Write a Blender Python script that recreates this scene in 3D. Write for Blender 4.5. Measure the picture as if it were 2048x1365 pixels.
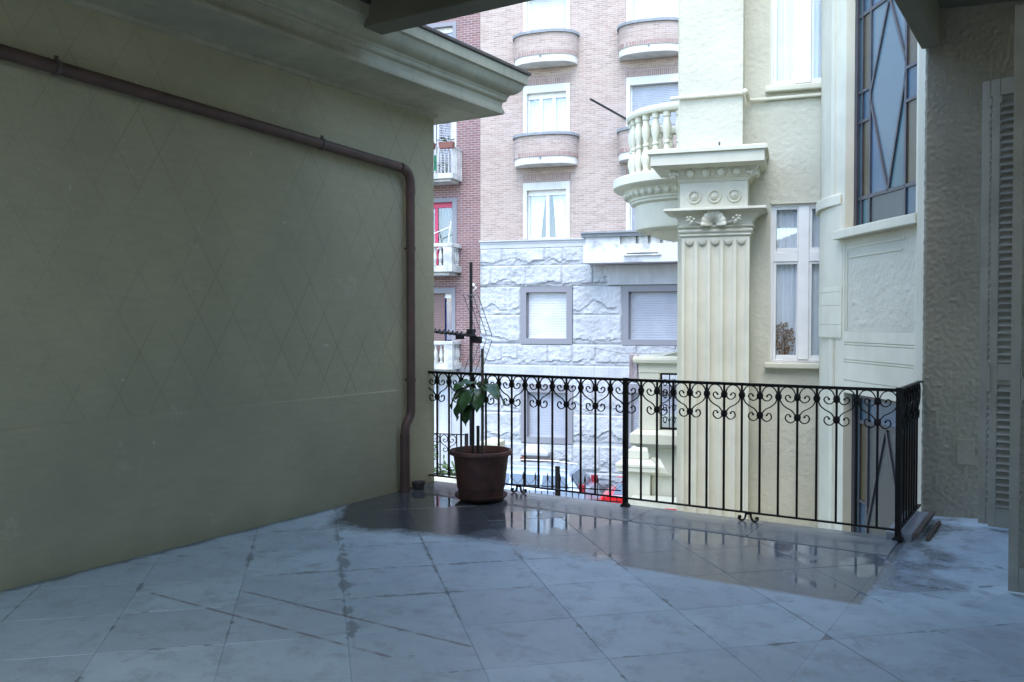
import bpy, math, random
import numpy as np
from mathutils import Vector, noise
random.seed(7)
R = math.radians
scene = bpy.context.scene
for o in list(bpy.data.objects): bpy.data.objects.remove(o)
# ------------------------------------------------------------ camera, sky, sun, exposure
cam_d = bpy.data.cameras.new('camera'); cam = bpy.data.objects.new('camera', cam_d)
scene.collection.objects.link(cam); scene.camera = cam
cam_d.sensor_width = 36; cam_d.lens = 31.02; cam_d.clip_end = 2000; cam_d.clip_start = 0.05
cam.location = (0, 0, 1.5); cam.rotation_euler = (R(90 - 1.27), 0, R(17.7))
world = bpy.data.worlds.new('World'); scene.world = world; world.use_nodes = True
wn = world.node_tree.nodes; wl = world.node_tree.links
sky = wn.new('ShaderNodeTexSky'); sky.sky_type = 'NISHITA'; sky.sun_disc = False
sky.sun_elevation = R(62); sky.sun_rotation = R(170); sky.air_density = 1.0; sky.dust_density = 1.0; sky.ozone_density = 1.8
bg = wn['Background']; bg.inputs[1].default_value = 0.15
wl.new(sky.outputs[0], bg.inputs[0])
sun_d = bpy.data.lights.new('sun', 'SUN'); sun_d.energy = 0.5; sun_d.angle = R(50); sun_d.color = (1, 0.985, 0.96)
sun = bpy.data.objects.new('sun', sun_d); scene.collection.objects.link(sun)
az = R(170); el = R(62)
sdir = Vector((math.sin(az) * math.cos(el), math.cos(az) * math.cos(el), math.sin(el)))
sun.rotation_euler = sdir.to_track_quat('Z', 'Y').to_euler(); sun.location = (0, -5, 20)
scene.view_settings.view_transform = 'Standard'; scene.view_settings.look = 'None'
scene.view_settings.exposure = 2.4; scene.view_settings.gamma = 1
scene.view_settings.use_curve_mapping = False
scene.render.engine = 'CYCLES'
scene.cycles.max_bounces = 10; scene.cycles.diffuse_bounces = 5; scene.cycles.glossy_bounces = 4; scene.cycles.transmission_bounces = 6

TF = R(14.86)                       # the terrace is turned against the street by this angle
CT, ST = math.cos(TF), math.sin(TF)
def tw(x, y, z=0.0): return (CT * x + ST * y, -ST * x + CT * y, z)

# ------------------------------------------------------------ materials
def newmat(name):
    m = bpy.data.materials.new(name); m.use_nodes = True
    nt = m.node_tree; b = nt.nodes['Principled BSDF']
    return m, nt.nodes, nt.links, b
def setc(sock, c): sock.default_value = (c[0], c[1], c[2], 1)
def coords(N, Lk, obj=False, scale=(1, 1, 1), rot=0.0):
    mp = N.new('ShaderNodeMapping'); mp.inputs['Scale'].default_value = scale; mp.inputs['Rotation'].default_value = (0, 0, rot)
    if obj:
        t = N.new('ShaderNodeTexCoord'); Lk.new(t.outputs['Object'], mp.inputs[0])
    else:
        t = N.new('ShaderNodeNewGeometry'); Lk.new(t.outputs['Position'], mp.inputs[0])
    return mp.outputs[0]
def noi(N, Lk, vec, scale, detail=4, rough=0.55, dist=0.0):
    n = N.new('ShaderNodeTexNoise'); n.inputs['Scale'].default_value = scale; n.inputs['Detail'].default_value = detail
    n.inputs['Roughness'].default_value = rough; n.inputs['Distortion'].default_value = dist
    Lk.new(vec, n.inputs['Vector']); return n.outputs['Fac']
def ramp(N, Lk, fac, stops):
    r = N.new('ShaderNodeValToRGB'); e = r.color_ramp.elements
    while len(e) < len(stops): e.new(0.5)
    for k, (p, c) in enumerate(stops):
        e[k].position = p; e[k].color = (c[0], c[1], c[2], 1) if hasattr(c, '__len__') else (c, c, c, 1)
    Lk.new(fac, r.inputs[0]); return r.outputs[0]
def mixc(N, Lk, fac, a, b, mode='MIX'):
    m = N.new('ShaderNodeMix'); m.data_type = 'RGBA'; m.blend_type = mode
    if hasattr(fac, 'links'): Lk.new(fac, m.inputs[0])
    else: m.inputs[0].default_value = fac
    for s, v in ((m.inputs[6], a), (m.inputs[7], b)):
        if hasattr(v, 'links'): Lk.new(v, s)
        else: setc(s, v)
    return m.outputs[2]
def mth(N, Lk, op, a, b=None, c=None, clamp=False):
    m = N.new('ShaderNodeMath'); m.operation = op; m.use_clamp = clamp
    for s, v in zip(m.inputs, (a, b, c)):
        if v is None: continue
        if hasattr(v, 'links'): Lk.new(v, s)
        else: s.default_value = v
    return m.outputs[0]
def bump(N, Lk, b, h, strength, dist):
    bp = N.new('ShaderNodeBump'); bp.inputs['Strength'].default_value = strength; bp.inputs['Distance'].default_value = dist
    Lk.new(h, bp.inputs['Height']); Lk.new(bp.outputs[0], b.inputs['Normal'])
def M(name, c, rough=0.6, c2=None, sc=3.0, bs=0.0, bsc=60.0, bd=0.003, metal=0.0, lo=0.35, hi=0.65, spec=0.5, obj=False, streak=None, coat=0):
    m, N, Lk, b = newmat(name)
    b.inputs['Roughness'].default_value = rough; b.inputs['Metallic'].default_value = metal
    b.inputs['Specular IOR Level'].default_value = spec
    b.inputs['Coat Weight'].default_value = coat
    setc(b.inputs['Base Color'], c)
    v = coords(N, Lk, obj)
    if c2:
        col = mixc(N, Lk, ramp(N, Lk, noi(N, Lk, v, sc, 6), [(lo, 0), (hi, 1)]), c, c2)
        if streak:
            v2 = coords(N, Lk, obj, (5, 5, 0.35))
            f = ramp(N, Lk, noi(N, Lk, v2, 2.2, 8, 0.7), [(0.48, 0), (0.72, 1)])
            col = mixc(N, Lk, mth(N, Lk, 'MULTIPLY', f, 0.6), col, streak)
        Lk.new(col, b.inputs['Base Color'])
    if bs: bump(N, Lk, b, noi(N, Lk, v, bsc, 5, 0.6), bs, bd)
    return m
MT = {}
MT['cream'] = M('cream_paint', (0.58, 0.56, 0.44), 0.75, (0.49, 0.475, 0.37), 1.7, 0.25, 35, 0.004, streak=(0.56, 0.54, 0.42))
MT['cream_light'] = M('cream_trim_paint', (0.60, 0.585, 0.46), 0.7, (0.52, 0.505, 0.395), 2.5, 0.15, 50, 0.003, streak=(0.6, 0.58, 0.46))
MT['stucco'] = M('rough_cream_stucco', (0.54, 0.53, 0.425), 0.85, (0.46, 0.45, 0.36), 1.3, 0.7, 24, 0.015)
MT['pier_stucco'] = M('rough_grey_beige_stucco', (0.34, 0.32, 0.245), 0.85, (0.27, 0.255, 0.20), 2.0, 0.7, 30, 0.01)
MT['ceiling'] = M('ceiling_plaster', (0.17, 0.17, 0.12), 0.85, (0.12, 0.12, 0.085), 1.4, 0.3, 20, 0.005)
MT['cornice'] = M('cornice_plaster', (0.45, 0.43, 0.31), 0.8, (0.36, 0.345, 0.25), 1.8, 0.3, 30, 0.004, streak=(0.27, 0.28, 0.19))
MT['flash'] = M('flashing_metal', (0.13, 0.11, 0.10), 0.5, (0.08, 0.07, 0.06), 6, metal=0.3)
MT['iron'] = M('black_iron', (0.004, 0.004, 0.005), 0.5, (0.010, 0.007, 0.006), 18, 0.3, 90, 0.001, spec=0.2)
MT['pipe'] = M('brown_painted_pipe', (0.11, 0.062, 0.050), 0.55, (0.075, 0.045, 0.037), 8, 0.1, 40, 0.001)
MT['pot'] = M('brown_terracotta', (0.12, 0.045, 0.032), 0.6, (0.055, 0.026, 0.021), 9, 0.2, 60, 0.001)
MT['soil'] = M('dark_soil', (0.02, 0.014, 0.01), 0.95, (0.035, 0.026, 0.018), 30, 0.8, 60, 0.01)
MT['stake'] = M('grey_wood_stake', (0.13, 0.10, 0.075), 0.8, (0.07, 0.055, 0.045), 30)
MT['bark'] = M('plant_stem', (0.05, 0.04, 0.03), 0.8, (0.03, 0.028, 0.02), 30)
MT['curb'] = M('wet_concrete', (0.30, 0.33, 0.36), 0.38, (0.20, 0.22, 0.24), 2.5, 0.4, 45, 0.004)
MT['stone'] = M('pale_grey_stone', (0.47, 0.49, 0.505), 0.85, (0.39, 0.41, 0.42), 1.6, 0.7, 16, 0.02, streak=(0.31, 0.325, 0.33))
MT['stone_smooth'] = M('smooth_pale_stone', (0.46, 0.48, 0.495), 0.8, (0.40, 0.42, 0.43), 1.3, streak=(0.45, 0.44, 0.43))
MT['stone_dark'] = M('dark_grey_stone_trim', (0.22, 0.225, 0.24), 0.8, (0.22, 0.22, 0.24), 3)
MT['plinth'] = M('plinth_stone', (0.10, 0.10, 0.12), 0.8, (0.14, 0.14, 0.16), 2)
MT['trim'] = M('window_surround_stone', (0.62, 0.62, 0.56), 0.8, (0.55, 0.55, 0.50), 3)
MT['slab'] = M('balcony_slab_plaster', (0.70, 0.69, 0.62), 0.8, (0.52, 0.52, 0.48), 2.5)
MT['coping'] = M('grey_coping', (0.26, 0.28, 0.30), 0.8, (0.20, 0.22, 0.23), 5)
MT['concrete'] = M('stained_white_concrete', (0.56, 0.57, 0.58), 0.8, (0.34, 0.35, 0.37), 0.9, lo=0.60, hi=0.66)
MT['old_white'] = M('weathered_white_balcony', (0.60, 0.60, 0.56), 0.85, (0.34, 0.35, 0.33), 3.5)
MT['white'] = M('white_window_paint', (0.80, 0.80, 0.78), 0.4, (0.74, 0.74, 0.72), 5)
MT['pink'] = M('crimson_frame_paint', (0.50, 0.03, 0.10), 0.4)
MT['roller'] = M('grey_roller_shutter', (0.42, 0.445, 0.49), 0.55, (0.36, 0.385, 0.43), 2)
MT['roller_light'] = M('white_roller_shutter', (0.62, 0.64, 0.66), 0.5, (0.55, 0.57, 0.60), 2)
MT['brown_roller'] = M('brown_roller_shutter', (0.20, 0.13, 0.12), 0.6)
MT['grey_louver'] = M('grey_louver_paint', (0.42, 0.42, 0.45), 0.6)
MT['curtain'] = M('white_net_curtain', (0.86, 0.87, 0.88), 0.9, (0.76, 0.79, 0.83), 4)
MT['blue_curtain'] = M('blue_curtain', (0.05, 0.13, 0.42), 0.9)
MT['room'] = M('dim_room', (0.10, 0.11, 0.13), 0.9)
MT['shutter'] = M('beige_shutter_paint', (0.36, 0.345, 0.28), 0.5, (0.29, 0.275, 0.225), 5, 0.2, 70, 0.001)
MT['asphalt'] = M('asphalt', (0.05, 0.05, 0.055), 0.8, (0.07, 0.07, 0.075), 5, 0.3, 90, 0.004)
MT['paving'] = M('pavement_concrete', (0.16, 0.16, 0.165), 0.8, (0.12, 0.12, 0.125), 2)
MT['ground'] = M('courtyard_ground', (0.15, 0.15, 0.14), 0.9, (0.10, 0.11, 0.09), 1)
MT['silver'] = M('silver_blue_car_paint', (0.42, 0.52, 0.64), 0.3, metal=0.35, coat=1)
MT['silver_trim'] = M('pale_car_trim', (0.75, 0.78, 0.80), 0.3, metal=0.2)
MT['redpaint'] = M('red_car_paint', (0.70, 0.015, 0.02), 0.25, coat=1)
MT['rubber'] = M('rubber', (0.02, 0.02, 0.02), 0.8)
MT['carglass'] = M('tinted_car_glass', (0.10, 0.14, 0.18), 0.06, spec=0.9)
MT['taillight'] = M('red_tail_light', (0.30, 0.02, 0.03), 0.2)
MT['redsign'] = M('red_sign_paint', (0.55, 0.02, 0.03), 0.5)
MT['lead'] = M('dark_window_lead', (0.035, 0.035, 0.045), 0.4, (0.05, 0.05, 0.06), 8)
MT['towel'] = M('faded_pink_grey_towel', (0.36, 0.30, 0.32), 0.95, (0.46, 0.42, 0.44), 14)
MT['flowerbox'] = M('brown_planter_box', (0.22, 0.09, 0.07), 0.7)
MT['greenleaf'] = M('small_green_leaves', (0.06, 0.12, 0.04), 0.6, (0.10, 0.17, 0.05), 20)
MT['antenna'] = M('dark_antenna_metal', (0.03, 0.03, 0.035), 0.5)
MT['wire'] = M('thin_grey_wire', (0.16, 0.17, 0.19), 0.5, metal=0.4)
MT['rust'] = M('rusty_iron', (0.16, 0.06, 0.03), 0.8, (0.08, 0.03, 0.02), 12)
MT['trim_green'] = M('green_cloth', (0.03, 0.22, 0.12), 0.8)
MT['lozwall'] = None

def leafmat():
    m, N, Lk, b = newmat('glossy_dark_leaf')
    b.inputs['Roughness'].default_value = 0.33; b.inputs['Specular IOR Level'].default_value = 0.5
    v = coords(N, Lk, True)
    Lk.new(mixc(N, Lk, noi(N, Lk, v, 14, 3), (0.012, 0.035, 0.010), (0.06, 0.15, 0.045)), b.inputs['Base Color'])
    bump(N, Lk, b, noi(N, Lk, v, 30, 3), 0.3, 0.004)
    return m
MT['leaf'] = leafmat()

def brickmat(name, a, bcol, mortar, w, h, ms, var, dark):
    m, N, Lk, b = newmat(name)
    b.inputs['Roughness'].default_value = 0.85
    g = N.new('ShaderNodeNewGeometry'); sx = N.new('ShaderNodeSeparateXYZ'); Lk.new(g.outputs['Position'], sx.inputs[0])
    cx = N.new('ShaderNodeCombineXYZ')
    Lk.new(mth(N, Lk, 'ADD', sx.outputs[0], sx.outputs[1]), cx.inputs[0]); Lk.new(sx.outputs[2], cx.inputs[1])
    t = N.new('ShaderNodeTexBrick'); Lk.new(cx.outputs[0], t.inputs['Vector'])
    t.inputs['Scale'].default_value = 1; t.inputs['Brick Width'].default_value = w; t.inputs['Row Height'].default_value = h
    t.inputs['Mortar Size'].default_value = ms; t.inputs['Mortar Smooth'].default_value = 0.3; t.inputs['Bias'].default_value = 0
    setc(t.inputs['Color1'], a); setc(t.inputs['Color2'], bcol); setc(t.inputs['Mortar'], mortar)
    p = coords(N, Lk, False)
    c = mixc(N, Lk, mth(N, Lk, 'MULTIPLY', ramp(N, Lk, noi(N, Lk, p, 0.9, 6, 0.65), [(0.4, 0), (0.7, 1)]), var), t.outputs['Color'], dark)
    pv = coords(N, Lk, False, (1, 1, 3.5))
    c = mixc(N, Lk, mth(N, Lk, 'MULTIPLY', ramp(N, Lk, noi(N, Lk, pv, 5, 2, 0.7), [(0.45, 0), (0.65, 1)]), 0.32), c, (0.50, 0.42, 0.36) if h < 0.07 else (0.24, 0.10, 0.09))
    Lk.new(c, b.inputs['Base Color'])
    bump(N, Lk, b, mth(N, Lk, 'SUBTRACT', 1, t.outputs['Fac']), 0.6, 0.008)
    return m
MT['brick'] = brickmat('pale_pink_brick', (0.42, 0.325, 0.275), (0.29, 0.215, 0.175), (0.44, 0.42, 0.395), 0.25, 0.062, 0.009, 0.35, (0.30, 0.20, 0.16))
MT['brick_red'] = brickmat('dark_red_brick', (0.22, 0.125, 0.115), (0.155, 0.085, 0.08), (0.36, 0.31, 0.31), 0.24, 0.075, 0.011, 0.4, (0.16, 0.10, 0.10))

def glassmat(name, c, rough=0.05, trans=0.0, bumpy=0.0, emis=None, bsc=120):
    m, N, Lk, b = newmat(name)
    setc(b.inputs['Base Color'], c); b.inputs['Roughness'].default_value = rough
    b.inputs['Transmission Weight'].default_value = trans; b.inputs['IOR'].default_value = 1.5
    if bumpy:
        v = coords(N, Lk)
        bump(N, Lk, b, noi(N, Lk, v, bsc, 2), bumpy, 0.004)
    return m
def thinglass():
    m, N, Lk, b = newmat('clear_window_glass')
    N.remove(b)
    gl = N.new('ShaderNodeBsdfGlossy'); gl.inputs['Roughness'].default_value = 0.02; setc(gl.inputs['Color'], (0.9, 0.95, 1))
    tr = N.new('ShaderNodeBsdfTransparent'); setc(tr.inputs['Color'], (0.94, 0.96, 0.97))
    fr = N.new('ShaderNodeLayerWeight'); fr.inputs[0].default_value = 0.5
    mx = N.new('ShaderNodeMixShader')
    Lk.new(mth(N, Lk, 'ADD', mth(N, Lk, 'MULTIPLY', mth(N, Lk, 'POWER', fr.outputs['Facing'], 4.0), 0.8), 0.08, clamp=True), mx.inputs[0])
    Lk.new(tr.outputs[0], mx.inputs[1]); Lk.new(gl.outputs[0], mx.inputs[2])
    Lk.new(mx.outputs[0], N['Material Output'].inputs[0])
    return m
MT['glass'] = thinglass()
MT['sg_clear'] = glassmat('frosted_pale_glass', (0.09, 0.14, 0.17), 0.12, 0, 0.5)
MT['sg_amber'] = glassmat('amber_glass', (0.07, 0.055, 0.025), 0.25, 0, 0.4)
MT['sg_blue'] = glassmat('blue_glass', (0.03, 0.07, 0.11), 0.2, 0, 0.4)
MT['sg_teal'] = glassmat('teal_glass', (0.04, 0.10, 0.12), 0.2, 0, 0.4)
MT['sg_grey'] = glassmat('grey_smoked_glass', (0.05, 0.062, 0.065), 0.25, 0, 0.4)
MT['sg_sky'] = glassmat('pale_blue_glass', (0.06, 0.11, 0.17), 0.2, 0, 0.4)

def terrace_wall_mat():
    m, N, Lk, b = newmat('lozenge_incised_plaster')
    b.inputs['Roughness'].default_value = 0.85
    v = coords(N, Lk, True)
    s = N.new('ShaderNodeSeparateXYZ'); Lk.new(v, s.inputs[0])
    def lines(sign):
        a = mth(N, Lk, 'ADD', mth(N, Lk, 'DIVIDE', s.outputs[1], 0.30), mth(N, Lk, 'MULTIPLY', mth(N, Lk, 'DIVIDE', s.outputs[2], 0.52), sign))
        a = mth(N, Lk, 'ADD', a, mth(N, Lk, 'MULTIPLY', noi(N, Lk, v, 1.5, 2), 0.05))
        f = mth(N, Lk, 'FRACT', mth(N, Lk, 'ADD', a, 50))
        return mth(N, Lk, 'LESS_THAN', mth(N, Lk, 'ABSOLUTE', mth(N, Lk, 'SUBTRACT', f, 0.5)), 0.014)
    ln = mth(N, Lk, 'MAXIMUM', lines(1), lines(-1))
    up = mth(N, Lk, 'GREATER_THAN', s.outputs[2], 0.9)
    rt = mth(N, Lk, 'GREATER_THAN', s.outputs[1], 6.2)
    ln = mth(N, Lk, 'MULTIPLY', ln, mth(N, Lk, 'MAXIMUM', up, rt))
    ln = mth(N, Lk, 'MULTIPLY', ln, mth(N, Lk, 'MULTIPLY', ramp(N, Lk, noi(N, Lk, v, 1.1, 3), [(0.42, 0.15), (0.62, 1)]), ramp(N, Lk, mth(N, Lk, 'MULTIPLY', s.outputs[1], 0.12), [(0.1, 0.6), (0.5, 1)])))
    base = mixc(N, Lk, ramp(N, Lk, noi(N, Lk, v, 0.8, 7, 0.6), [(0.3, 0), (0.7, 1)]), (0.44, 0.41, 0.265), (0.34, 0.32, 0.215))
    sv = coords(N, Lk, True, (1, 0.5, 3))
    base = mixc(N, Lk, mth(N, Lk, 'MULTIPLY', ramp(N, Lk, noi(N, Lk, sv, 9, 8, 0.75), [(0.45, 0), (0.75, 1)]), 0.5), base, (0.30, 0.29, 0.20))
    spots = ramp(N, Lk, noi(N, Lk, v, 9, 2), [(0.74, 0), (0.76, 1)])
    base = mixc(N, Lk, mth(N, Lk, 'MULTIPLY', spots, 0.4), base, (0.60, 0.60, 0.50))
    base = mixc(N, Lk, mth(N, Lk, 'MULTIPLY', ln, 0.48), base, (0.16, 0.15, 0.10))
    ptch = ramp(N, Lk, noi(N, Lk, v, 2.4, 9, 0.8), [(0.60, 0), (0.64, 1)])
    base = mixc(N, Lk, mth(N, Lk, 'MULTIPLY', ptch, 0.22), base, (0.56, 0.54, 0.40))
    # damp dirt near the floor
    low = ramp(N, Lk, mth(N, Lk, 'ADD', s.outputs[2], mth(N, Lk, 'MULTIPLY', noi(N, Lk, v, 3, 4), 0.25)), [(0.12, 1), (0.3, 0)])
    base = mixc(N, Lk, mth(N, Lk, 'MULTIPLY', low, 0.35), base, (0.24, 0.23, 0.12))
    Lk.new(base, b.inputs['Base Color'])
    h = mth(N, Lk, 'SUBTRACT', mth(N, Lk, 'MULTIPLY', noi(N, Lk, v, 34, 8, 0.75), 1.1), mth(N, Lk, 'MULTIPLY', ln, 0.48))
    bump(N, Lk, b, h, 0.7, 0.008)
    return m
MT['lozwall'] = terrace_wall_mat()

def tile_mat():
    """Worn pale cement tile; damp where rain reaches past the roof edge, with standing water by the kerb."""
    m, N, Lk, b = newmat('worn_terrace_tile')
    v = coords(N, Lk, False, (1, 1, 1), TF)                      # world position turned into terrace axes
    s = N.new('ShaderNodeSeparateXYZ'); Lk.new(v, s.inputs[0]); X, Y = s.outputs[0], s.outputs[1]
    n1 = noi(N, Lk, v, 1.2, 9, 0.72); n2 = noi(N, Lk, v, 5.5, 8, 0.75, 0.3); n3 = noi(N, Lk, v, 22, 4)
    dry = mixc(N, Lk, ramp(N, Lk, n1, [(0.33, 0), (0.68, 1)]), (0.44, 0.57, 0.63), (0.67, 0.81, 0.86))
    dry = mixc(N, Lk, mth(N, Lk, 'MULTIPLY', ramp(N, Lk, n2, [(0.50, 0), (0.66, 1)]), 0.6), dry, (0.25, 0.29, 0.31))
    dry = mixc(N, Lk, mth(N, Lk, 'MULTIPLY', n3, 0.25), dry, (0.60, 0.64, 0.68))
    # per tile tint
    oi = N.new('ShaderNodeObjectInfo')
    dry = mixc(N, Lk, mth(N, Lk, 'MULTIPLY', oi.outputs['Random'], 0.40), dry, (0.36, 0.41, 0.46))
    def lt(a, bb): return mth(N, Lk, 'LESS_THAN', a, bb)
    def gt(a, bb): return mth(N, Lk, 'GREATER_THAN', a, bb)
    def AND(*a):
        r = a[0]
        for q in a[1:]: r = mth(N, Lk, 'MULTIPLY', r, q)
        return r
    jit = mth(N, Lk, 'MULTIPLY', mth(N, Lk, 'SUBTRACT', noi(N, Lk, v, 5, 6, 0.7), 0.5), 0.22)
    yj = mth(N, Lk, 'ADD', Y, jit); xj = mth(N, Lk, 'ADD', X, mth(N, Lk, 'MULTIPLY', jit, 0.5))
    # drip line: exact along the roof edge, retreating to the kerb at the left
    edge = mth(N, Lk, 'ADD', 4.91, mth(N, Lk, 'SUBTRACT', mth(N, Lk, 'MULTIPLY', mth(N, Lk, 'MAXIMUM', mth(N, Lk, 'SUBTRACT', -4.65, X), 0), 1.4), mth(N, Lk, 'MULTIPLY', mth(N, Lk, 'MULTIPLY', mth(N, Lk, 'SUBTRACT', -3.5, X), 1.2, clamp=True), 0.22)))
    yy = mth(N, Lk, 'ADD', Y, mth(N, Lk, 'MULTIPLY', jit, mth(N, Lk, 'ADD', 0.12, mth(N, Lk, 'MULTIPLY', lt(X, -2.4), 1.6))))
    wet = AND(mth(N, Lk, 'MULTIPLY', mth(N, Lk, 'SUBTRACT', yy, edge), mth(N, Lk, 'SUBTRACT', 18, mth(N, Lk, 'MULTIPLY', lt(X, -2.4), 13)), clamp=True), mth(N, Lk, 'MULTIPLY', mth(N, Lk, 'SUBTRACT', -0.93, xj), 30, clamp=True))
    # run off from the drain pipe
    dx = mth(N, Lk, 'ADD', X, 4.45); dy = mth(N, Lk, 'SUBTRACT', Y, 5.55)
    rr = mth(N, Lk, 'SQRT', mth(N, Lk, 'ADD', mth(N, Lk, 'MULTIPLY', dx, dx), mth(N, Lk, 'MULTIPLY', mth(N, Lk, 'MULTIPLY', dy, dy), 1.6)))
    rr = mth(N, Lk, 'ADD', rr, mth(N, Lk, 'MULTIPLY', jit, 2.0))
    pool = AND(wet, mth(N, Lk, 'MULTIPLY', mth(N, Lk, 'SUBTRACT', -3.5, mth(N, Lk, 'ADD', X, mth(N, Lk, 'MULTIPLY', jit, 3.0))), 5, clamp=True))
    # patchy damp on the right
    d2 = AND(gt(X, -0.98), gt(yj, 5.3), mth(N, Lk, 'MULTIPLY', mth(N, Lk, 'SUBTRACT', mth(N, Lk, 'SUBTRACT', noi(N, Lk, v, 2.2, 6, 0.7), mth(N, Lk, 'MULTIPLY', mth(N, Lk, 'ADD', X, 0.95), 0.45)), 0.36), 8, clamp=True))
    wet = mth(N, Lk, 'MAXIMUM', wet, mth(N, Lk, 'MAXIMUM', pool, mth(N, Lk, 'MULTIPLY', d2, 0.75)))
    # joints hold dark damp here and there
    a_ = mth(N, Lk, 'MULTIPLY', mth(N, Lk, 'SUBTRACT', X, Y), 0.70711); b_ = mth(N, Lk, 'MULTIPLY', mth(N, Lk, 'ADD', X, Y), 0.70711)
    def jd(c, off, sp):
        f = mth(N, Lk, 'FRACT', mth(N, Lk, 'ADD', mth(N, Lk, 'DIVIDE', mth(N, Lk, 'SUBTRACT', c, off), sp), 50.5))
        return mth(N, Lk, 'MULTIPLY', mth(N, Lk, 'ABSOLUTE', mth(N, Lk, 'SUBTRACT', f, 0.5)), sp)
    jn = mth(N, Lk, 'MINIMUM', jd(a_, -3.74, 0.56), jd(b_, 0.70, 0.565))
    dampj = mth(N, Lk, 'MULTIPLY', mth(N, Lk, 'SUBTRACT', mth(N, Lk, 'MULTIPLY', mth(N, Lk, 'SUBTRACT', noi(N, Lk, v, 3.3, 5, 0.7), 0.54), 0.22), jn), 90, clamp=True)
    dark = mixc(N, Lk, n2, (0.12, 0.135, 0.15), (0.21, 0.23, 0.245))
    dark = mixc(N, Lk, pool, dark, (0.070, 0.080, 0.088))
    near = AND(gt(Y, 3.6), lt(X, -2.6), lt(Y, 4.95))
    dj2 = mth(N, Lk, 'MULTIPLY', mth(N, Lk, 'SUBTRACT', mth(N, Lk, 'MULTIPLY', mth(N, Lk, 'SUBTRACT', noi(N, Lk, v, 3.0, 6, 0.75), 0.44), 0.22), jn), 60, clamp=True)
    dampj = mth(N, Lk, 'MAXIMUM', dampj, AND(dj2, near))
    dsp = mth(N, Lk, 'MULTIPLY', mth(N, Lk, 'SUBTRACT', mth(N, Lk, 'MULTIPLY', mth(N, Lk, 'SUBTRACT', noi(N, Lk, v, 5.5, 6, 0.7), 0.44), 0.28), mth(N, Lk, 'ABSOLUTE', mth(N, Lk, 'SUBTRACT', b_, 0.16))), 60, clamp=True)
    dampj = mth(N, Lk, 'MAXIMUM', dampj, AND(dsp, lt(a_, -4.1)))
    blot = AND(mth(N, Lk, 'MULTIPLY', mth(N, Lk, 'SUBTRACT', noi(N, Lk, v, 2.6, 9, 0.8, 1.0), 0.60), 14, clamp=True), gt(Y, 3.0), lt(X, -2.5))
    dampj = mth(N, Lk, 'MAXIMUM', dampj, mth(N, Lk, 'MULTIPLY', blot, 0.8))
    col = mixc(N, Lk, mth(N, Lk, 'MULTIPLY', dampj, 0.62), dry, (0.12, 0.14, 0.14))
    b24 = mth(N, Lk, 'LESS_THAN', mth(N, Lk, 'ABSOLUTE', mth(N, Lk, 'SUBTRACT', b_, 2.395)), 0.004)
    col = mixc(N, Lk, mth(N, Lk, 'MULTIPLY', b24, 0.6), col, (0.12, 0.13, 0.13))
    crust = mth(N, Lk, 'MULTIPLY', mth(N, Lk, 'SUBTRACT', 1, mth(N, Lk, 'MULTIPLY', mth(N, Lk, 'ABSOLUTE', mth(N, Lk, 'SUBTRACT', mth(N, Lk, 'SUBTRACT', yy, edge), -0.03)), 9), clamp=True), ramp(N, Lk, noi(N, Lk, v, 6, 5), [(0.45, 0), (0.6, 1)]))
    col = mixc(N, Lk, mth(N, Lk, 'MULTIPLY', crust, 0.5), col, (0.62, 0.66, 0.70))
    col = mixc(N, Lk, wet, col, dark)
    wd = mth(N, Lk, 'MULTIPLY', mth(N, Lk, 'SUBTRACT', mth(N, Lk, 'MULTIPLY', noi(N, Lk, v, 4, 6, 0.7), 0.16), mth(N, Lk, 'ADD', X, 5.07)), 25, clamp=True)
    col = mixc(N, Lk, mth(N, Lk, 'MULTIPLY', wd, 0.7), col, (0.07, 0.075, 0.07))
    # rust left by two bars that lay on the tiles
    for yc, x0, x1 in ((3.03, -4.32, -2.58), (3.33, -3.95, -2.35)):
        d = mth(N, Lk, 'ABSOLUTE', mth(N, Lk, 'SUBTRACT', mth(N, Lk, 'ADD', Y, mth(N, Lk, 'MULTIPLY', jit, 0.05)), yc))
        ru = AND(lt(d, 0.011), gt(X, x0), lt(X, x1), ramp(N, Lk, noi(N, Lk, v, 7, 4), [(0.36, 0), (0.52, 1)]))
        col = mixc(N, Lk, mth(N, Lk, 'MULTIPLY', ru, 0.6), col, (0.15, 0.075, 0.07))
    Lk.new(col, b.inputs['Base Color'])
    # standing water: a strip along the kerb and a few pools
    wp = mth(N, Lk, 'ADD', mth(N, Lk, 'MULTIPLY', mth(N, Lk, 'SUBTRACT', Y, 5.72), 1.1), mth(N, Lk, 'MULTIPLY', mth(N, Lk, 'SUBTRACT', noi(N, Lk, v, 1.7, 4), 0.5), 6.0))
    water = AND(mth(N, Lk, 'MULTIPLY', wp, 7, clamp=True), wet, lt(X, -0.98), lt(Y, 6.05))
    rough = mth(N, Lk, 'SUBTRACT', mth(N, Lk, 'SUBTRACT', mth(N, Lk, 'ADD', 0.30, mth(N, Lk, 'MULTIPLY', n2, 0.32)), mth(N, Lk, 'MULTIPLY', wet, 0.26)), mth(N, Lk, 'MULTIPLY', water, 0.34))
    Lk.new(mth(N, Lk, 'MAXIMUM', rough, 0.05), b.inputs['Roughness'])
    b.inputs['Specular IOR Level'].default_value = 0.65
    bp = N.new('ShaderNodeBump'); bp.inputs['Distance'].default_value = 0.002
    Lk.new(mth(N, Lk, 'SUBTRACT', 0.5, mth(N, Lk, 'MULTIPLY', water, 0.49)), bp.inputs['Strength'])
    Lk.new(mth(N, Lk, 'ADD', noi(N, Lk, v, 70, 4), mth(N, Lk, 'MULTIPLY', n2, 1.5)), bp.inputs['Height']); Lk.new(bp.outputs[0], b.inputs['Normal'])
    return m
MT['tile'] = tile_mat()

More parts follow.
